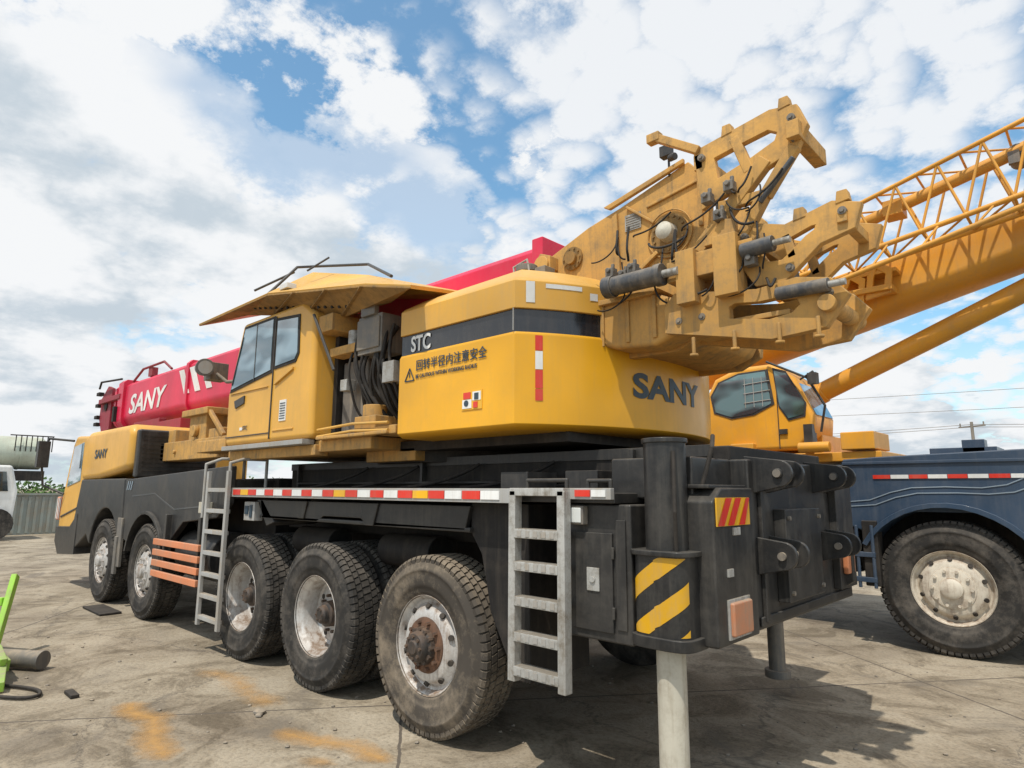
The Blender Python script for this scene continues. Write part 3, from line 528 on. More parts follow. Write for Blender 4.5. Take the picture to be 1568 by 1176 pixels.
b=B(); b.loft([ringz(sl,.90),ringz(sl,1.30)]); b.loft([ringz(sl2,.85),ringz(sl2,.905)]); b.loft([ringz(sl2,1.285),ringz(sl2,1.31)]); b.obj("jack_sleeve",BLK,CR,bevel=.004,smooth=40)
dense=[sup(-math.pi+math.pi*i/400,1.012) for i in range(401)]; cum=[0]
for a,c in zip(dense[:-1],dense[1:]): cum.append(cum[-1]+math.hypot(c[0]-a[0],c[1]-a[1]))
def at(s):
    s=max(0,min(cum[-1],s))
    for i in range(400):
        if cum[i+1]>=s: return dense[i]
    return dense[-1]
b=B(); tot=cum[-1]
zl,zh=.915,1.28
for z0 in (.60,.82,1.04):
    n=40; cols=[]
    for i in range(n+1):
        s=tot*(.14+.72*i/n); za=z0+.72*(s-tot*.14); zb=za+.10
        za=max(zl,min(zh,za)); zb=max(zl,min(zh,zb)); p=at(s); cols.append(((p[0],p[1],za),(p[0],p[1],zb)))
    vs=[p for c in cols for p in c]; b.add(vs,[(2*i,2*i+2,2*i+3,2*i+1) for i in range(n) if abs(vs[2*i][2]-vs[2*i+1][2])+abs(vs[2*i+2][2]-vs[2*i+3][2])>.004])
b.obj("jack_hazard_stripes",HYEL,CR,bevel=0)
b=B(); b.cyl((*J,.12),(*J,.9),.072,n=40); b.obj("jack_leg",CRM,CR,bevel=0)
b=B(); b.cyl((*J,.0),(*J,.05),.22,n=40); b.cyl((*J,.05),(*J,.14),.10,n=24); b.cyl((-2.2,5.5,.12),(-2.2,5.5,.18),.10,n=24); b.obj("jack_feet",GRY,CR)
b=B(); b.cyl((-2.2,5.5,.15),(-2.2,5.5,.9),.065,n=24); b.cyl((-2.2,5.5,.75),(-2.2,5.5,1.6),.11,n=24); b.obj("far_jack",GRY,CR)
b=B()
b.tube([(-1.55,3.05,1.62),(-1.5,3.08,1.82),(-1.6,3.3,1.9)],.012); b.tube([(-1.62,2.9,1.25),(-1.60,2.86,1.5),(-1.62,2.9,1.8)],.010); b.obj("jack_hose",BLK2,CR,bevel=0)
# ------------------------------------------------------------------ red boom
def boomsec(y0,y1,z0,z1,c=.12):
    ym=(y0+y1)/2; lo=[(y0,z0+.28)]+[(ym-(ym-y0)*math.cos(rad(a)),z0+.28-.28*math.sin(rad(a))) for a in (15,30,45,60,75,90,105,120,135,150,165)]+[(y1,z0+.28)]
    return lo+[(y1,z1-c*.5),(y1-c*.5,z1),(y0+c*.5,z1),(y0,z1-c*.5)]
b=B()
def bs(x0,x1,s): b.loft([[(x0,y,z) for y,z in s],[(x1,y,z) for y,z in s]])
bs(-14.1,-3.3,boomsec(3.85,4.65,2.72,3.64)); b.box(-3.40,-3.28,3.84,4.66,3.3,3.69); b.obj("red_boom",PINK,CR,bevel=.01,smooth=40)
b=B(); bs(-14.35,-14.05,boomsec(3.80,4.70,2.66,3.72)); bs(-14.7,-14.3,boomsec(3.90,4.60,2.76,3.62)); bs(-14.8,-14.68,boomsec(3.86,4.64,2.72,3.66)); bs(-15.1,-14.7,boomsec(3.94,4.56,2.84,3.56)); bs(-10.9,-10.8,boomsec(3.82,4.68,2.69,3.68)); b.obj("boom_collars",PINK,CR,bevel=.008)
b=B(); hd=[(-15.0,3.65),(-15.3,3.72),(-15.7,3.5),(-15.75,3.05),(-15.5,2.75),(-15.0,2.8)]; b.prism(hd,'y',3.86,3.92); b.prism(hd,'y',4.56,4.62)
for (x,z) in ((-15.5,3.45),(-15.5,2.98),(-15.2,3.2)): b.cyl((x,3.9,z),(x,4.58,z),.15,n=24)
b.box(-15.6,-14.2,3.78,3.86,3.35,3.45); b.box(-11.6,-10.6,3.7,3.85,2.48,2.7); b.box(-13.0,-11.7,3.74,3.86,2.62,2.78); b.obj("boom_head",PINKD,CR,bevel=.008)
b=B()
for z in (3.6,3.35,3.1,2.95): b.box(-15.9,-15.7,3.8,3.9,z-.04,z+.03)
b.tube([(-15.7,3.8,3.7),(-15.4,3.75,3.8),(-14.2,3.8,3.74)],.02); b.box(-14.4,-14.3,3.74,3.8,2.9,3.2); b.cyl((-15.3,3.84,3.3),(-15.3,3.87,3.3),.1,n=20); b.obj("boom_head_fittings",BLK2,CR,bevel=.004)
b=B(); b.tube([(-13.8,3.9,3.66),(-13.3,3.9,3.84),(-12.2,3.9,3.84),(-11.8,3.9,3.66)],.022); b.box(-13.0,-12.8,3.9,4.0,3.66,3.82); b.obj("boom_guard_rail",PINKD,CR,bevel=0)
text(CR,"boom_lettering","SANY",.50,WHT,sideM(-13.75,3.842,3.02),shear=.22,sx=1.45,bold=.012)
b=B()
for x0,h in ((-10.95,.42),(-10.50,.42),(-10.05,.42)): b.prism([(x0,3.12),(x0+.2,3.12),(x0-.1,3.12+h),(x0-.3,3.12+h)],'y',3.838,3.846)
b.obj("boom_white_chevrons",WHT,CR,bevel=0)
# ------------------------------------------------------------------ second crane (blue carrier, yellow upper)
C2=group("truck_crane",(0,9.1,0))
R2_=.66
for i,(x,k) in enumerate([(-1.34,'plain'),(.6,'plain'),(-7.2,'plain'),(-8.9,'plain')]):
    wheel(C2,(x,7.82,R2_),k,R2_,.38,RUB,1,i+1,rim=RIMC); wheel(C2,(x,10.4,R2_),k,R2_,.38,RUB,-1,i+11,rim=RIMC)
body=[(-2.25,1.96),(-2.25,1.25),(-2.12,1.2)]+arch(-1.34,.62,.86,142,32)+arch(.6,.62,.86,148,20)+[(2.6,.9),(3.6,.9),(3.8,1.9),(3.6,2.05),(-.6,2.02),(-1.9,1.98)]
b=B(); b.prism(body,'y',7.78,7.95); b.box(-2.2,3.6,7.9,10.3,1.4,1.95); b.obj("carrier_body_blue",BLU,C2,bevel=.015)
b=B(); b.prism([(x,z) for x,z in arch(-1.34,.62,.88,150,25)]+[(x,z) for x,z in arch(-1.34,.62,.83,25,150)],'y',7.73,8.2); b.box(-2.25,1.8,7.76,7.78,1.90,1.93); b.obj("carrier_fender_lip",BLU,C2,bevel=.004)
b=B(); b.box(-9.8,3.2,8.5,9.7,.7,1.9); b.box(-2.3,-2.15,7.8,8.4,.75,1.9); b.box(-2.1,-1.95,7.75,7.95,.62,1.3); b.box(-2.6,-2.2,8.0,10.2,1.0,1.8)
for x in (-1.34,.6,-7.2,-8.9): b.cyl((x,8.0,R2_),(x,10.2,R2_),.12)
b.obj("carrier_frame",BLK2,C2,bevel=.01)
b=B(); b.box(-1.5,-.9,8.3,8.9,2.0,2.08); b.box(-1.2,-1.0,8.3,8.5,2.0,2.16); b.obj("deck_hatch",BLU,C2)
b=B(); b.box(-2.2,-1.98,7.72,7.80,.66,.71); b.box(-2.2,-1.98,7.72,7.80,.92,.97); b.tube([(-2.15,7.74,.6),(-2.15,7.74,1.25)],.018); b.tube([(-2.0,7.74,.6),(-2.0,7.74,1.25)],.018); b.tube([(-2.28,7.78,1.3),(-2.28,7.78,1.9)],.03); b.obj("carrier_steps",BLU,C2,bevel=.004)
r=B(); w=B(); x=-1.95; i=0
while x<1.5:
    (r if i%2==0 else w).box(x,x+.165,7.768,7.781,1.745,1.785); x+=.17; i+=1
r.obj("red_tape",REDR,C2,bevel=0); w.obj("white_tape",WHT,C2,bevel=0)
b=B()
def pl(pts,y): 
    for p,q in zip(pts[:-1],pts[1:]): b.beam((p[0],y,p[1]),(q[0],y,q[1]),.006,.010)
pl([(-2.2,1.5),(-2.0,1.52),(-1.8,1.60),(-1.6,1.65),(-1.3,1.66),(-1.0,1.65),(-.8,1.68),(-.65,1.75),(-.4,1.87),(.5,1.90)],7.775); pl([(-2.2,1.45),(-1.95,1.47),(-1.75,1.55),(-1.55,1.595),(-1.2,1.60),(-.95,1.59),(-.75,1.61),(-.6,1.67),(-.3,1.81),(.5,1.85)],7.775)
b.obj("carrier_pinstripes",STRW,C2,bevel=0)
b=B(); b.box(-.5,-.35,7.76,7.781,1.42,1.47); b.obj("side_marker_lamp",HYEL,C2)
b=B(); b.box(-4.6,-1.9,8.0,10.2,1.95,2.06); b.box(-6.4,-2.6,8.3,10.0,1.96,2.3); b.box(-2.3,-1.95,7.95,8.6,2.08,2.28); b.box(-5.35,-4.1,7.8,8.3,2.08,2.27); b.cyl((-2.75,7.9,2.12),(-2.4,7.9,2.12),.06); b.box(-3.6,-3.3,7.9,8.05,2.05,2.2)
b.obj("upper_platform",BYEL,C2,bevel=.012)
b=B(); b.box(-6.4,-5.35,7.8,8.2,2.06,2.28); b.obj("red_cover",PINK,C2)
cab2=[(-3.98,2.1),(-3.95,2.85),(-3.82,3.08),(-3.5,3.20),(-3.05,3.20),(-2.78,2.98),(-2.58,2.50),(-2.60,2.3),(-2.78,2.1)]
b=B(); b.prism(cab2,'y',8.0,8.75); b.obj("cab_shell",BYEL,C2,bevel=.06,seg=4)
g1=[(-3.84,2.62),(-3.88,2.85),(-3.76,3.03),(-3.48,3.12),(-3.10,3.13),(-3.04,2.68),(-3.30,2.56),(-3.6,2.53)]; g2=[(-2.99,2.64),(-3.04,3.14),(-2.88,3.08),(-2.66,2.66),(-2.68,2.5),(-2.88,2.46)]
def shrink(p,k): 
    cx=sum(a for a,_ in p)/len(p); cz=sum(c for _,c in p)/len(p); return [(cx+(a-cx)*k,cz+(c-cz)*k) for a,c in p]
b=B(); b.prism(g1,'y',7.99,8.005); b.prism(g2,'y',7.99,8.005); b.obj("cab_window_frames",BLK,C2,bevel=0)
b=B(); b.prism(shrink(g1,.92),'y',7.984,7.991); b.prism(shrink(g2,.9),'y',7.984,7.991); b.obj("cab_glass",GLC,C2,bevel=0)
b=B(); b.prism([(-2.80,2.95),(-2.60,2.52),(-2.575,2.52),(-2.775,2.965)],'y',8.08,8.68); b.obj("windscreen",GLS,C2,bevel=.0)
b=B(); b.tube([(-3.1,7.97,3.22),(-2.6,7.9,2.95),(-2.42,7.9,2.6),(-2.5,7.95,2.3)],.014); b.tube([(-2.7,7.97,2.95),(-2.5,7.8,3.0),(-2.45,7.8,2.9)],.012); b.box(-2.7,-2.6,7.95,8.1,2.15,2.4); b.box(-2.55,-2.45,7.75,7.85,2.85,2.98); b.box(-3.0,-2.9,7.97,8.0,2.3,2.36); b.box(-3.01,-3.0,7.992,8.0,2.12,3.1); b.obj("cab_mirror_bars",BLK,C2,bevel=0)
b=B()
for z in (2.72,2.84,2.96): b.tube([(-3.42,7.978,z),(-3.08,7.978,z+.02)],.005)
for x in (-3.4,-3.29,-3.18): b.tube([(x,7.978,2.66),(x,7.978,3.04)],.005)
b.obj("window_grille",LGRY,C2,bevel=0)
def along(x): return 3.17+.244*(x+4.45)
b=B()
def sec(x,h,y0,y1,z): 
    ym=(y0+y1)/2
    pts=[(y0,z+h-.06),(y0,z+.22)]+[(ym-(ym-y0)*math.cos(rad(a)),z+.22-.22*math.sin(rad(a))) for a in range(15,180,15)]+[(y1,z+.22),(y1,z+h-.06),(y1-.06,z+h),(y0+.06,z+h)]
    return [(x,y,zz) for y,zz in pts]
b.loft([sec(-6.2,.72,8.8,9.55,along(-6.2)),sec(5.0,.66,8.8,9.55,along(5.0))]); b.obj("main_boom",BYEL,C2,bevel=.006,smooth=40)
b=B(); b.cyl((-4.15,9.15,2.38),(6.0,9.15,6.66),.13,n=36); b.cyl((-4.2,8.7,2.4),(-4.2,9.6,2.4),.16,n=28); b.cyl((-3.65,9.15,2.59),(-3.45,9.15,2.675),.165,n=32); b.cyl((-2.95,9.15,2.885),(-2.8,9.15,2.95),.15,n=32); b.box(-4.7,-4.0,8.75,9.55,2.05,2.45); b.obj("luffing_cylinder",BYEL,C2,bevel=.01)
hose(C2,"cylinder_hose",[(-2.9,8.95,3.0),(-3.1,8.9,3.1),(-3.3,8.95,3.0),(-3.6,8.98,2.78),(-4.0,9.0,2.7)],.016,BYEL)
b=B()
for x in (-2.2,-1.9):
    z=along(x); b.frame([(x-.16,z+.15),(x+.12,z+.2),(x+.16,z+.5),(x-.02,z+.62),(x-.12,z+.45)],[(x-.08,z+.22),(x+.05,z+.25),(x+.08,z+.44),(x-.01,z+.52),(x-.05,z+.42)],'y',8.55,8.6)
b.box(-2.3,-1.75,8.5,8.8,along(-2)+.25,along(-2)+.32); b.box(-2.7,-2.5,8.4,8.8,3.75,4.05); b.box(-2.35,-1.7,8.56,8.8,along(-2)+.48,along(-2)+.53)
for x in (-2.9,-2.75,-2.6): b.box(x-.03,x+.03,8.78,8.8,along(x)+.1,along(x)+.6)
b.obj("jib_brackets",BYEL,C2,bevel=.008)
def topz(x): return 5.0+.268*(x+1.88)
def botz(x): return 4.23+.16*(x+2.86)
b=B(); Y0,Y1=8.05,8.6
x0=-3.0; xs=[x0+.42*i for i in range(18)]
def tz(x): return min(topz(x), botz(x)+.12+ (x-x0)*.62) if x<-1.6 else topz(x)
for y in (Y0,Y1):
    b.tube([(x,y,tz(x)) for x in xs],.028,n=8); b.tube([(x,y,botz(x)) for x in xs],.032,n=8)
    for i in range(len(xs)-1):
        a,c=xs[i],xs[i+1]; m=(a+c)/2
        b.cyl((a,y,botz(a)),(m,y,tz(m)),.015,n=8); b.cyl((m,y,tz(m)),(c,y,botz(c)),.015,n=8)
for i in range(len(xs)-1):
    a,c=xs[i],xs[i+1]
    b.cyl((a,Y0,tz(a)),(c,Y1,tz(c)),.013,n=8); b.cyl((a,Y1,botz(a)),(c,Y0,botz(c)),.013,n=8); b.cyl((a,Y0,tz(a)),(a,Y1,tz(a)),.013,n=8); b.cyl((a,Y0,botz(a)),(a,Y1,botz(a)),.015,n=8)
b.box(-3.1,-2.9,8.0,8.65,4.12,4.42); b.prism([(-3.3,4.1),(-2.8,4.2),(-2.6,4.7),(-2.7,4.75),(-3.1,4.5)],'y',8.0,8.04)
b.tube([(-3.0,7.85,3.85),(-.3,7.85,4.45),(2.5,7.85,5.07)],.03,n=8)
for k in range(7): x=-2.8+k*.5; b.cyl((x,7.85,3.9+.222*(x+2.8)),(x+.15,8.05,botz(x+.15)),.013,n=6)
b.obj("lattice_jib",BYEL,C2,bevel=0,smooth=50)
b=B(); b.cyl((-.42,8.2,5.16),(-.42,8.5,5.16),.09,n=24); b.cyl((-.42,8.19,5.16),(-.42,8.2,5.16),.05,n=16); b.box(-.50,-.40,8.15,8.2,5.02,5.16); b.obj("jib_sheave",GRY,C2)
b=B(); b.cyl((-2.2,8.25,4.75),(3.0,8.25,6.0),.07,n=16); b.box(-1.7,-1.5,8.15,8.4,4.8,4.98); b.obj("inner_jib_section",BYEL,C2,bevel=0)
# ------------------------------------------------------------------ setting
def ground_mat():
    m=bpy.data.materials.new("concrete_ground"); nt,N,L=nodes(m); b=N["Principled BSDF"]
    g=N.new("ShaderNodeNewGeometry")
    def noi(sc,det,ro=.6,dist=0):
        n=N.new("ShaderNodeTexNoise"); n.inputs["Scale"].default_value=sc; n.inputs["Detail"].default_value=det; n.inputs["Roughness"].default_value=ro; n.inputs["Distortion"].default_value=dist; L.new(g.outputs["Position"],n.inputs["Vector"]); return n
    def ramp(n,stops):
        r=N.new("ShaderNodeValToRGB"); L.new(n.outputs[0],r.inputs[0]); e=r.color_ramp.elements
        e[0].position,e[0].color=stops[0][0],(*stops[0][1],1); e[1].position,e[1].color=stops[-1][0],(*stops[-1][1],1)
        for p,c in stops[1:-1]: q=e.new(p); q.color=(*c,1)
        return r
    def mix(f,a,c,t='MIX',fac=None):
        x=N.new("ShaderNodeMix"); x.data_type='RGBA'; x.blend_type=t
        if fac is not None: x.inputs[0].default_value=fac
        else: L.new(f,x.inputs[0])
        L.new(a,x.inputs[6]); 
        if hasattr(c,'is_output'): L.new(c,x.inputs[7])
        else: x.inputs[7].default_value=(*c,1)
        return x.outputs[2]
    base=ramp(noi(.55,7,.65,.4),[(.3,(.22,.18,.135)),(.5,(.335,.285,.215)),(.7,(.43,.37,.285))])
    stn=noi(1.6,8,.75,.8); st=ramp(stn,[(.40,(.40,.37,.33)),(.50,(.86,.84,.81)),(.57,(1,1,1))])
    c=mix(None,base.outputs[0],st.outputs[0],'MULTIPLY',.75)
    spn=noi(34,4,.70); sp=ramp(spn,[(.3,(.62,.61,.59)),(.5,(1,1,1)),(.75,(1.18,1.15,1.1))])
    c=mix(None,c,sp.outputs[0],'MULTIPLY',.9)
    bl=ramp(noi(.9,6,.66,1.0),[(.56,(0,0,0)),(.68,(.8,.8,.8))])
    c=mix(bl.outputs[0],c,(.165,.14,.11))
    mp=N.new("ShaderNodeMapping"); mp.inputs["Rotation"].default_value=(0,0,rad(38)); L.new(g.outputs["Position"],mp.inputs["Vector"])
    va=N.new("ShaderNodeVectorMath"); va.operation='MULTIPLY_ADD'; L.new(stn.outputs["Color"],va.inputs[0]); va.inputs[1].default_value=(.06,.06,0); L.new(mp.outputs[0],va.inputs[2])
    br=N.new("ShaderNodeTexBrick"); br.offset=0; br.inputs["Scale"].default_value=1; br.inputs["Mortar Size"].default_value=.012; br.inputs["Mortar Smooth"].default_value=.3; br.inputs["Brick Width"].default_value=5.2; br.inputs["Row Height"].default_value=4.4
    L.new(va.outputs[0],br.inputs["Vector"])
    c=mix(br.outputs["Fac"],c,(.12,.10,.08))
    vo=N.new("ShaderNodeTexVoronoi"); vo.feature='DISTANCE_TO_EDGE'; vo.inputs["Scale"].default_value=.36
    va2=N.new("ShaderNodeVectorMath"); va2.operation='MULTIPLY_ADD'; L.new(stn.outputs["Color"],va2.inputs[0]); va2.inputs[1].default_value=(.9,.9,0); L.new(g.outputs["Position"],va2.inputs[2]); L.new(va2.outputs[0],vo.inputs["Vector"])
    cr=N.new("ShaderNodeMapRange"); cr.inputs[1].default_value=.0; cr.inputs[2].default_value=.007; cr.inputs[3].default_value=.7; cr.inputs[4].default_value=0; L.new(vo.outputs["Distance"],cr.inputs[0])
    c=mix(cr.outputs[0],c,(.10,.085,.07))
    L.new(c,b.inputs["Base Color"]); b.inputs["Roughness"].default_value=.85; b.inputs["Specular IOR Level"].default_value=.25
    bp=N.new("ShaderNodeBump"); bp.inputs["Strength"].default_value=.55; bp.inputs["Distance"].default_value=.015
    L.new(spn.outputs[0],bp.inputs["Height"]); L.new(bp.outputs[0],b.inputs["Normal"])
    return m
b=B(); b.add([(-2500,-2500,0),(2500,-2500,0),(2500,2500,0),(-2500,2500,0)],[(0,1,2,3)]); b.obj("ground",ground_mat(),None,bevel=0)
def spray_mat():
    m=bpy.data.materials.new("orange_spray_paint"); nt,N,L=nodes(m); b=N["Principled BSDF"]; b.inputs["Base Color"].default_value=(.60,.33,.10,1); b.inputs["Roughness"].default_value=.8
    g=N.new("ShaderNodeNewGeometry"); n=N.new("ShaderNodeTexNoise"); n.inputs["Scale"].default_value=5.5; n.inputs["Detail"].default_value=8; n.inputs["Roughness"].default_value=.8; L.new(g.outputs["Position"],n.inputs["Vector"])
    at_=N.new("ShaderNodeAttribute"); at_.attribute_name="edge"
    a=N.new("ShaderNodeMath"); a.operation='ADD'; L.new(n.outputs[0],a.inputs[0]); L.new(at_.outputs["Fac"],a.inputs[1])
    r=N.new("ShaderNodeMapRange"); r.inputs[1].default_value=.80; r.inputs[2].default_value=1.45; r.inputs[3].default_value=0; r.inputs[4].default_value=.72; L.new(a.outputs[0],r.inputs[0]); L.new(r.outputs[0],b.inputs["Alpha"])
    return m
SPR=spray_mat()
def stroke(pts,w,g,amp=.85):
    vs=[];fs=[];ed=[]
    P=[Vector((*p,0.004)) for p in pts]; fine=[]
    for a,c in zip(P[:-1],P[1:]):
        for k in range(8): fine.append(a.lerp(c,k/8))
    fine.append(P[-1]); n=len(fine)
    for i,p in enumerate(fine):
        d=(fine[min(i+1,n-1)]-fine[max(i-1,0)]).normalized(); s=Vector((-d.y,d.x,0)); e=min(1,i/4,(n-1-i)/4)
        for j in range(7): vs.append(p+s*w*(j-3)/3); ed.append((1-(abs(j-3)/3))*e*amp)
    for i in range(n-1):
        for j in range(6): fs.append((i*7+j,i*7+j+1,i*7+8+j,i*7+7+j))
    me=bpy.data.meshes.new("spray_stroke"); me.from_pydata(vs,[],fs); at_=me.attributes.new("edge",'FLOAT','POINT')
    for i,e in enumerate(ed): at_.data[i].value=e
    me.materials.append(SPR); o=bpy.data.objects.new("spray_stroke",me); o.location.z=0.0012*len(g.children); link(o,g)
PG=group("ground_paint_marking")
for pts,w,am_ in (([(-5.75,1.85),(-5.4,1.72),(-5.15,1.80),(-4.7,1.65),(-4.2,1.60)],.22,.80),([(-6.4,2.45),(-5.7,2.62),(-5.2,2.5),(-4.6,2.55)],.28,.60),([(-4.45,2.25),(-4.0,2.35),(-3.7,2.5),(-3.2,2.5)],.20,.78),([(-3.9,2.15),(-3.4,2.3)],.16,.72)): stroke(pts,w,PG,am_)
b=B()
def rock(x,y,r):
    vs=[];n=7
    for k in range(1,5):
        t=math.pi*k/5
        vs.append([(x+r*math.sin(t)*math.cos(2*math.pi*i/n)*random.uniform(.7,1.2),y+r*math.sin(t)*math.sin(2*math.pi*i/n)*random.uniform(.7,1.2),max(0.001,r*.35+r*.5*math.cos(t))) for i in range(n)])
    b.loft(vs)
rock(-4.71,2.36,.045); rock(-4.66,2.33,.03)
for k in range(520):
    x=random.uniform(-9,1.5); y=random.uniform(1.2,8); rock(x,y,random.choice((.005,.006,.008,.010,.016)))
b.obj("stone_debris",GRY,None,bevel=0)
# green implement at the left edge
GI=group("green_farm_implement",(-7.2,1.0,0))
b=B(); b.beam((-8.15,1.43,.74),(-7.88,1.29,.1),.05,.10); b.beam((-8.12,1.36,.50),(-8.6,1.1,.45),.06,.08); b.beam((-7.6,1.14,.25),(-7.0,1.24,.12),.06,.10); b.beam((-7.1,1.24,.12),(-6.6,1.15,.05),.05,.08); b.prism([(-7.5,.02),(-7.0,.03),(-6.9,.20),(-7.2,.26),(-7.5,.26)],'y',1.18,1.23); b.box(-8.4,-8.0,.9,1.2,.3,.5); b.obj("green_frame",LIME,GI,bevel=.008)
b=B(); b.cyl((-7.9,1.05,.09),(-7.18,1.52,.09),.075,n=28); b.cyl((-7.2,1.507,.09),(-7.16,1.535,.09),.08,n=28); b.obj("roller",GRY,GI,bevel=.004)
hose(GI,"rubber_hose",[(-6.9,1.1,.02),(-6.6,1.35,.02),(-6.25,1.42,.02),(-6.2,1.25,.02),(-6.5,1.1,.02)],.014,BLK2)
b=B(); b.box(-6.25,-6.05,1.50,1.56,0.002,.03); b.obj("rubber_strip",BLK2,GI)
b=B(); b.box(-10.4,-9.6,2.6,2.85,.004,.03); b.obj("rubber_mat",BLK2,None)
# far left: wall, tanker, trees
b=B(); b.box(-28.1,-28.0,-20,40,0,1.35)
for k in range(300): b.box(-28.0,-27.97,-20+k*.2,-19.92+k*.2,.05,1.3)
b.box(-28.12,-27.95,-20,40,1.35,1.42); b.obj("sheet_metal_wall",WALLM,None,bevel=0)
TK=group("tanker_truck",(-33.6,3,0))
b=B(); b.cyl((-33.6,-1,3.05),(-33.6,6.2,3.05),.68,n=32); b.cyl((-33.6,6.2,3.05),(-33.6,6.45,3.05),.68,.45,n=32)
for y in (0,1.8,3.6,5.4): b.cyl((-33.6,y,3.05),(-33.6,y+.08,3.05),.70,n=32)
b.obj("tank",TANK,TK,bevel=.01)
b=B(); b.box(-34.3,-32.9,-1,6.3,1.9,2.3)
for y in (.5,1.7,5.2): b.cyl((-32.8,y,.55),(-33.1,y,.55),.55,n=28); b.cyl((-34.1,y,.55),(-34.4,y,.55),.55,n=28)
for k in range(8): b.tube([(-32.9,5.2+k*.18,3.1),(-32.9,5.2+k*.18,3.75)],.02)
b.tube([(-32.9,5.0,3.75),(-32.9,6.5,3.75)],.025); b.obj("tanker_chassis",BLK2,TK)
WT=group("parked_van",(-26,3,0))
b=B(); b.prism([(2.2,.6),(4.15,.6),(4.2,1.5),(4.0,2.3),(2.2,2.3)],'x',-27.0,-25.2)
b.obj("van_body",WHT,WT,bevel=.08); b=B(); b.prism([(2.5,1.5),(3.95,1.5),(3.85,2.1),(2.5,2.1)],'x',-25.21,-25.17); b.obj("van_window",GLD,WT)
b=B(); b.cyl((-25.3,3.7,.5),(-25.1,3.7,.5),.48); b.cyl((-25.3,2.4,.5),(-25.1,2.4,.5),.48); b.obj("van_wheels",RUB,WT)
def leafmat():
    m=bpy.data.materials.new("foliage"); nt,N,L=nodes(m); b=N["Principled BSDF"]; g=N.new("ShaderNodeNewGeometry")
    n=N.new("ShaderNodeTexNoise"); n.inputs["Scale"].default_value=.6; L.new(g.outputs["Position"],n.inputs["Vector"]); r=N.new("ShaderNodeValToRGB"); r.color_ramp.elements[0].position=.35; r.color_ramp.elements[0].color=(.03,.07,.015,1); r.color_ramp.elements[1].position=.7; r.color_ramp.elements[1].color=(.10,.19,.04,1); L.new(n.outputs[0],r.inputs[0]); L.new(r.outputs[0],b.inputs["Base Color"]); b.inputs["Roughness"].default_value=.7
    return m
b=B()
for k in range(9000):
    cl=k%90; rr=random.Random(cl); cx=-80-rr.random()*15; cy=-40+cl*1.4; h=1.8+rr.random()*1.3
    u=Vector((random.gauss(0,1),random.gauss(0,1),random.gauss(0,1))).normalized()*random.random()**.4
    p=Vector((cx+u.x*2.2,cy+u.y*2.0,max(.3,h*.55+u.z*h*.55))); s=.22
    a=Vector((random.uniform(-s,s),random.uniform(-s,s),random.uniform(-s,s))); c=Vector((random.uniform(-s,s),random.uniform(-s,s),random.uniform(-s,s)))
    b.add([p-a,p+c,p+a,p-c],[(0,1,2,3)])
b.obj("tree_line",leafmat(),None,bevel=0)
def pole(x,y,h,g=None):
    P=group("utility_pole",(x,y,0)); b=B(); b.cyl((x,y,0),(x,y,h),.16,.10,n=14); b.beam((x-.9,y+.5,h-.35),(x+.9,y-.5,h-.35),.1,.1); 
    for t in (-.8,0,.8): b.cyl((x+t,y-t*.55,h-.3),(x+t,y-t*.55,h-.05),.05,n=8)
    b.obj("pole_with_crossarm",POLEM,P,bevel=0)
pole(-7.9,60,7.0); pole(-26,98,8.6)
b=B()
def wire(p,q,sag,r=.02):
    P=Vector(p);Q=Vector(q); pts=[P.lerp(Q,t/16)-Vector((0,0,sag*4*(t/16)*(1-t/16))) for t in range(17)]; b.tube(pts,r,n=5)
for dz,dy in ((0,0),(-.15,.6)):
    wire((-45,50+dy,6.8+dz),(-7.9,60+dy,6.8+dz),.5); wire((-7.9,60+dy,6.8+dz),(35,70+dy,6.8+dz),.5)
wire((-45,55,8.9),(40,78,9.9),.9); wire((-45,55,10.3),(40,78,11.6),.9)
b.obj("power_lines",POLEM,None,bevel=0)
# ------------------------------------------------------------------ world
SUN_EL=rad(64); sd=Vector((.22,-.975,0)).normalized()
w=bpy.data.worlds.new("World"); sc.world=w; w.use_nodes=True; nt=w.node_tree; N=nt.nodes; L=nt.links; N.clear()
try:
    w.cycles.sampling_method='MANUAL'; w.cycles.sample_map_resolution=256
except Exception: pass
out=N.new("ShaderNodeOutputWorld"); bg=N.new("ShaderNodeBackground"); bg.inputs["Strength"].default_value=.10; L.new(bg.outputs[0],out.inputs[0])
sky=N.new("ShaderNodeTexSky"); sky.sky_type='NISHITA'; sky.sun_disc=False; sky.sun_elevation=SUN_EL; sky.sun_rotation=math.atan2(sd.x,sd.y); sky.air_density=1.0; sky.dust_density=.6; sky.ozone_density=1.5
tc=N.new("ShaderNodeTexCoord"); sx=N.new("ShaderNodeSeparateXYZ"); L.new(tc.outputs["Generated"],sx.inputs[0])
def math_(op,a,b_=None,c=None,clamp=False):
    m=N.new("ShaderNodeMath"); m.operation=op; m.use_clamp=clamp
    for i,v in enumerate((a,b_,c)):
        if v is None: continue
        if isinstance(v,(int,float)): m.inputs[i].default_value=v
        else: L.new(v,m.inputs[i])
    return m.outputs[0]
zz=math_('MAXIMUM',sx.outputs[2],0.0); den=math_('ADD',zz,.28)
cb=N.new("ShaderNodeCombineXYZ"); L.new(math_('DIVIDE',sx.outputs[0],den),cb.inputs[0]); L.new(math_('DIVIDE',sx.outputs[1],den),cb.inputs[1])
def wn(scale,det,ro,off=(0,0,0)):
    mp=N.new("ShaderNodeMapping"); mp.inputs["Location"].default_value=off; L.new(cb.outputs[0],mp.inputs["Vector"])
    n=N.new("ShaderNodeTexNoise"); n.noise_dimensions='2D'; n.inputs["Scale"].default_value=scale; n.inputs["Detail"].default_value=det; n.inputs["Roughness"].default_value=ro; L.new(mp.outputs[0],n.inputs["Vector"]); return n
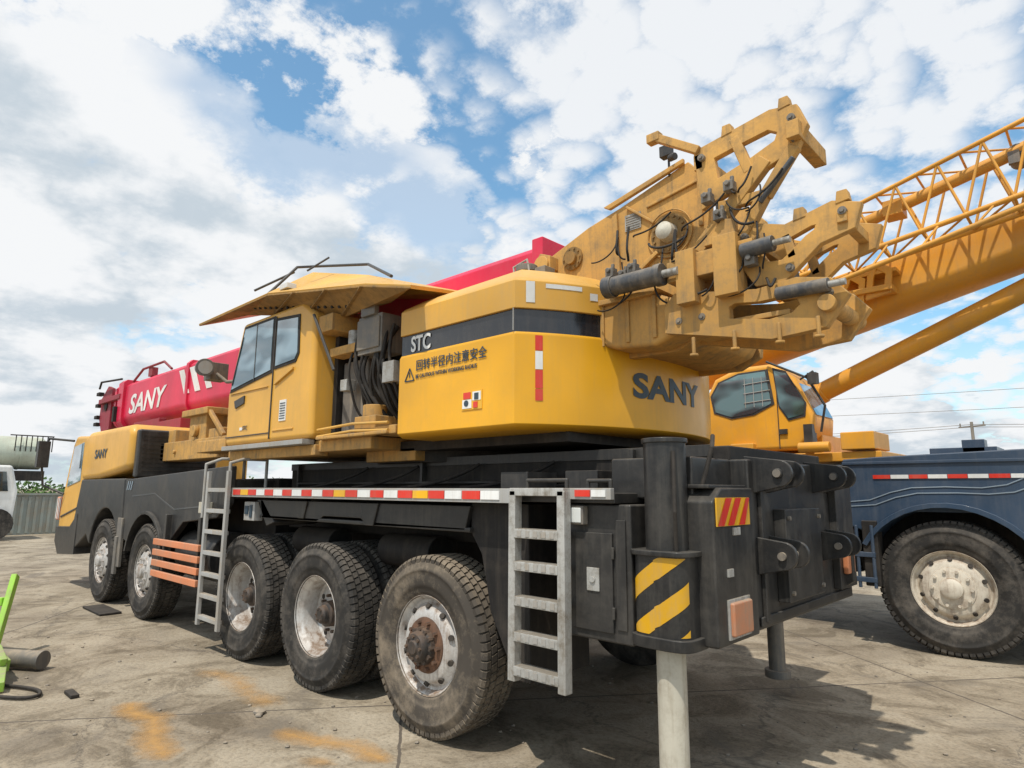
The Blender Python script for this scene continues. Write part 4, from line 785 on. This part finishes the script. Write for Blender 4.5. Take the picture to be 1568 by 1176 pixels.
def dot(v):
    d=N.new("ShaderNodeVectorMath"); d.operation='DOT_PRODUCT'; L.new(tc.outputs["Generated"],d.inputs[0]); d.inputs[1].default_value=v; return d.outputs["Value"]
def mr(v,a,b_,c=0,d=1,smooth=True):
    m=N.new("ShaderNodeMapRange"); m.interpolation_type='SMOOTHSTEP' if smooth else 'LINEAR'; L.new(v,m.inputs[0]); m.inputs[1].default_value=a; m.inputs[2].default_value=b_; m.inputs[3].default_value=c; m.inputs[4].default_value=d; return m.outputs[0]
fineN=wn(5.5,7,.64,(4,2,0)); fine=fineN.outputs[0]
def vor(scale,warp,off=(0,0,0)):
    va=N.new("ShaderNodeVectorMath"); va.operation='MULTIPLY_ADD'; L.new(fineN.outputs["Color"],va.inputs[0]); va.inputs[1].default_value=(warp,warp,0); L.new(cb.outputs[0],va.inputs[2])
    v=N.new("ShaderNodeTexVoronoi"); v.voronoi_dimensions='2D'; v.feature='F1'; v.inputs["Scale"].default_value=scale; L.new(va.outputs[0],v.inputs["Vector"])
    return math_('SUBTRACT',1.0,v.outputs["Distance"])
big=wn(1.3,4,.5,(1.3,.4,0)).outputs[0]; soft=wn(.9,2,.5,(7,1,0)).outputs[0]
puff=vor(3.4,.38); apuff=vor(14.0,.16)
side=dot((-.59,.03,-.807))
s2=math_('ADD',side,math_('MULTIPLY',math_('SUBTRACT',big,.5),.30)); s2=math_('ADD',s2,math_('MULTIPLY',math_('SUBTRACT',puff,.6),.20)); s2=math_('ADD',s2,math_('MULTIPLY',math_('SUBTRACT',fine,.5),.16))
cum=mr(s2,-.065,-.01)
hv=math_('ADD',big,math_('MULTIPLY',math_('SUBTRACT',puff,.6),.22)); hv=math_('ADD',hv,math_('MULTIPLY',math_('SUBTRACT',fine,.5),.30))
holes=mr(hv,.28,.40,.45,1)
cum=math_('MULTIPLY',cum,holes)
lowband=mr(sx.outputs[2],.0,.32,.80,.0)
gap=mr(dot((-.70,.45,.555)),.955,.999)
av=math_('ADD',math_('MULTIPLY',apuff,.30),math_('MULTIPLY',soft,.62)); av=math_('ADD',av,math_('MULTIPLY',fine,.48)); av=math_('SUBTRACT',av,math_('MULTIPLY',gap,.24))
al_=mr(av,.52,.80,.08,.93)
alpha=math_('MAXIMUM',cum,al_); alpha=math_('MAXIMUM',alpha,lowband)
core=mr(math_('ADD',wn(1.6,5,.58,(1.15,.62,0)).outputs[0],math_('MULTIPLY',math_('SUBTRACT',puff,.6),-.34)),.44,.68)
shade=math_('MULTIPLY',core,cum)
cc=N.new("ShaderNodeMix"); cc.data_type='RGBA'; L.new(shade,cc.inputs[0]); cc.inputs[6].default_value=(9.2,9.35,9.5,1); cc.inputs[7].default_value=(5.7,6.5,7.2,1)
hs=N.new("ShaderNodeMix"); hs.data_type='RGBA'; hs.blend_type='MULTIPLY'; hs.inputs[0].default_value=1; L.new(sky.outputs[0],hs.inputs[6]); hs.inputs[7].default_value=(1.15,1.9,1.95,1)
mx=N.new("ShaderNodeMix"); mx.data_type='RGBA'; L.new(alpha,mx.inputs[0]); L.new(hs.outputs[2],mx.inputs[6]); L.new(cc.outputs[2],mx.inputs[7]); L.new(mx.outputs[2],bg.inputs[0])
sun=bpy.data.lights.new("sun",'SUN'); sun.energy=3.7; sun.angle=rad(.6); sun.color=(1,.94,.84); so=bpy.data.objects.new("sun",sun); bpy.context.collection.objects.link(so)
dirv=Vector((sd.x*math.cos(SUN_EL),sd.y*math.cos(SUN_EL),math.sin(SUN_EL))); so.rotation_euler=dirv.to_track_quat('Z','Y').to_euler(); so.location=dirv*30
# ------------------------------------------------------------------ camera
p=rad(9.45); al=rad(46.7); ro=rad(.3)
Fh=Vector((-math.cos(al),math.sin(al),0)); Rr=Vector((Fh.y,-Fh.x,0)); Z=Vector((0,0,1))
F=Fh*math.cos(p)+Z*math.sin(p); U=Z*math.cos(p)-Fh*math.sin(p); Ra=Rr*math.cos(ro)+U*math.sin(ro); Ua=U*math.cos(ro)-Rr*math.sin(ro)
cam=bpy.data.cameras.new("camera"); cam.lens=22.5; cam.sensor_width=36; cam.clip_end=6000; cam.clip_start=.05
co=bpy.data.objects.new("camera",cam); bpy.context.collection.objects.link(co)
M=Matrix((( Ra.x,Ua.x,-F.x,0),(Ra.y,Ua.y,-F.y,0),(Ra.z,Ua.z,-F.z,1.6),(0,0,0,1))); co.matrix_world=M; sc.camera=co
sc.view_settings.view_transform='Standard'; sc.view_settings.look='None'; sc.view_settings.exposure=0
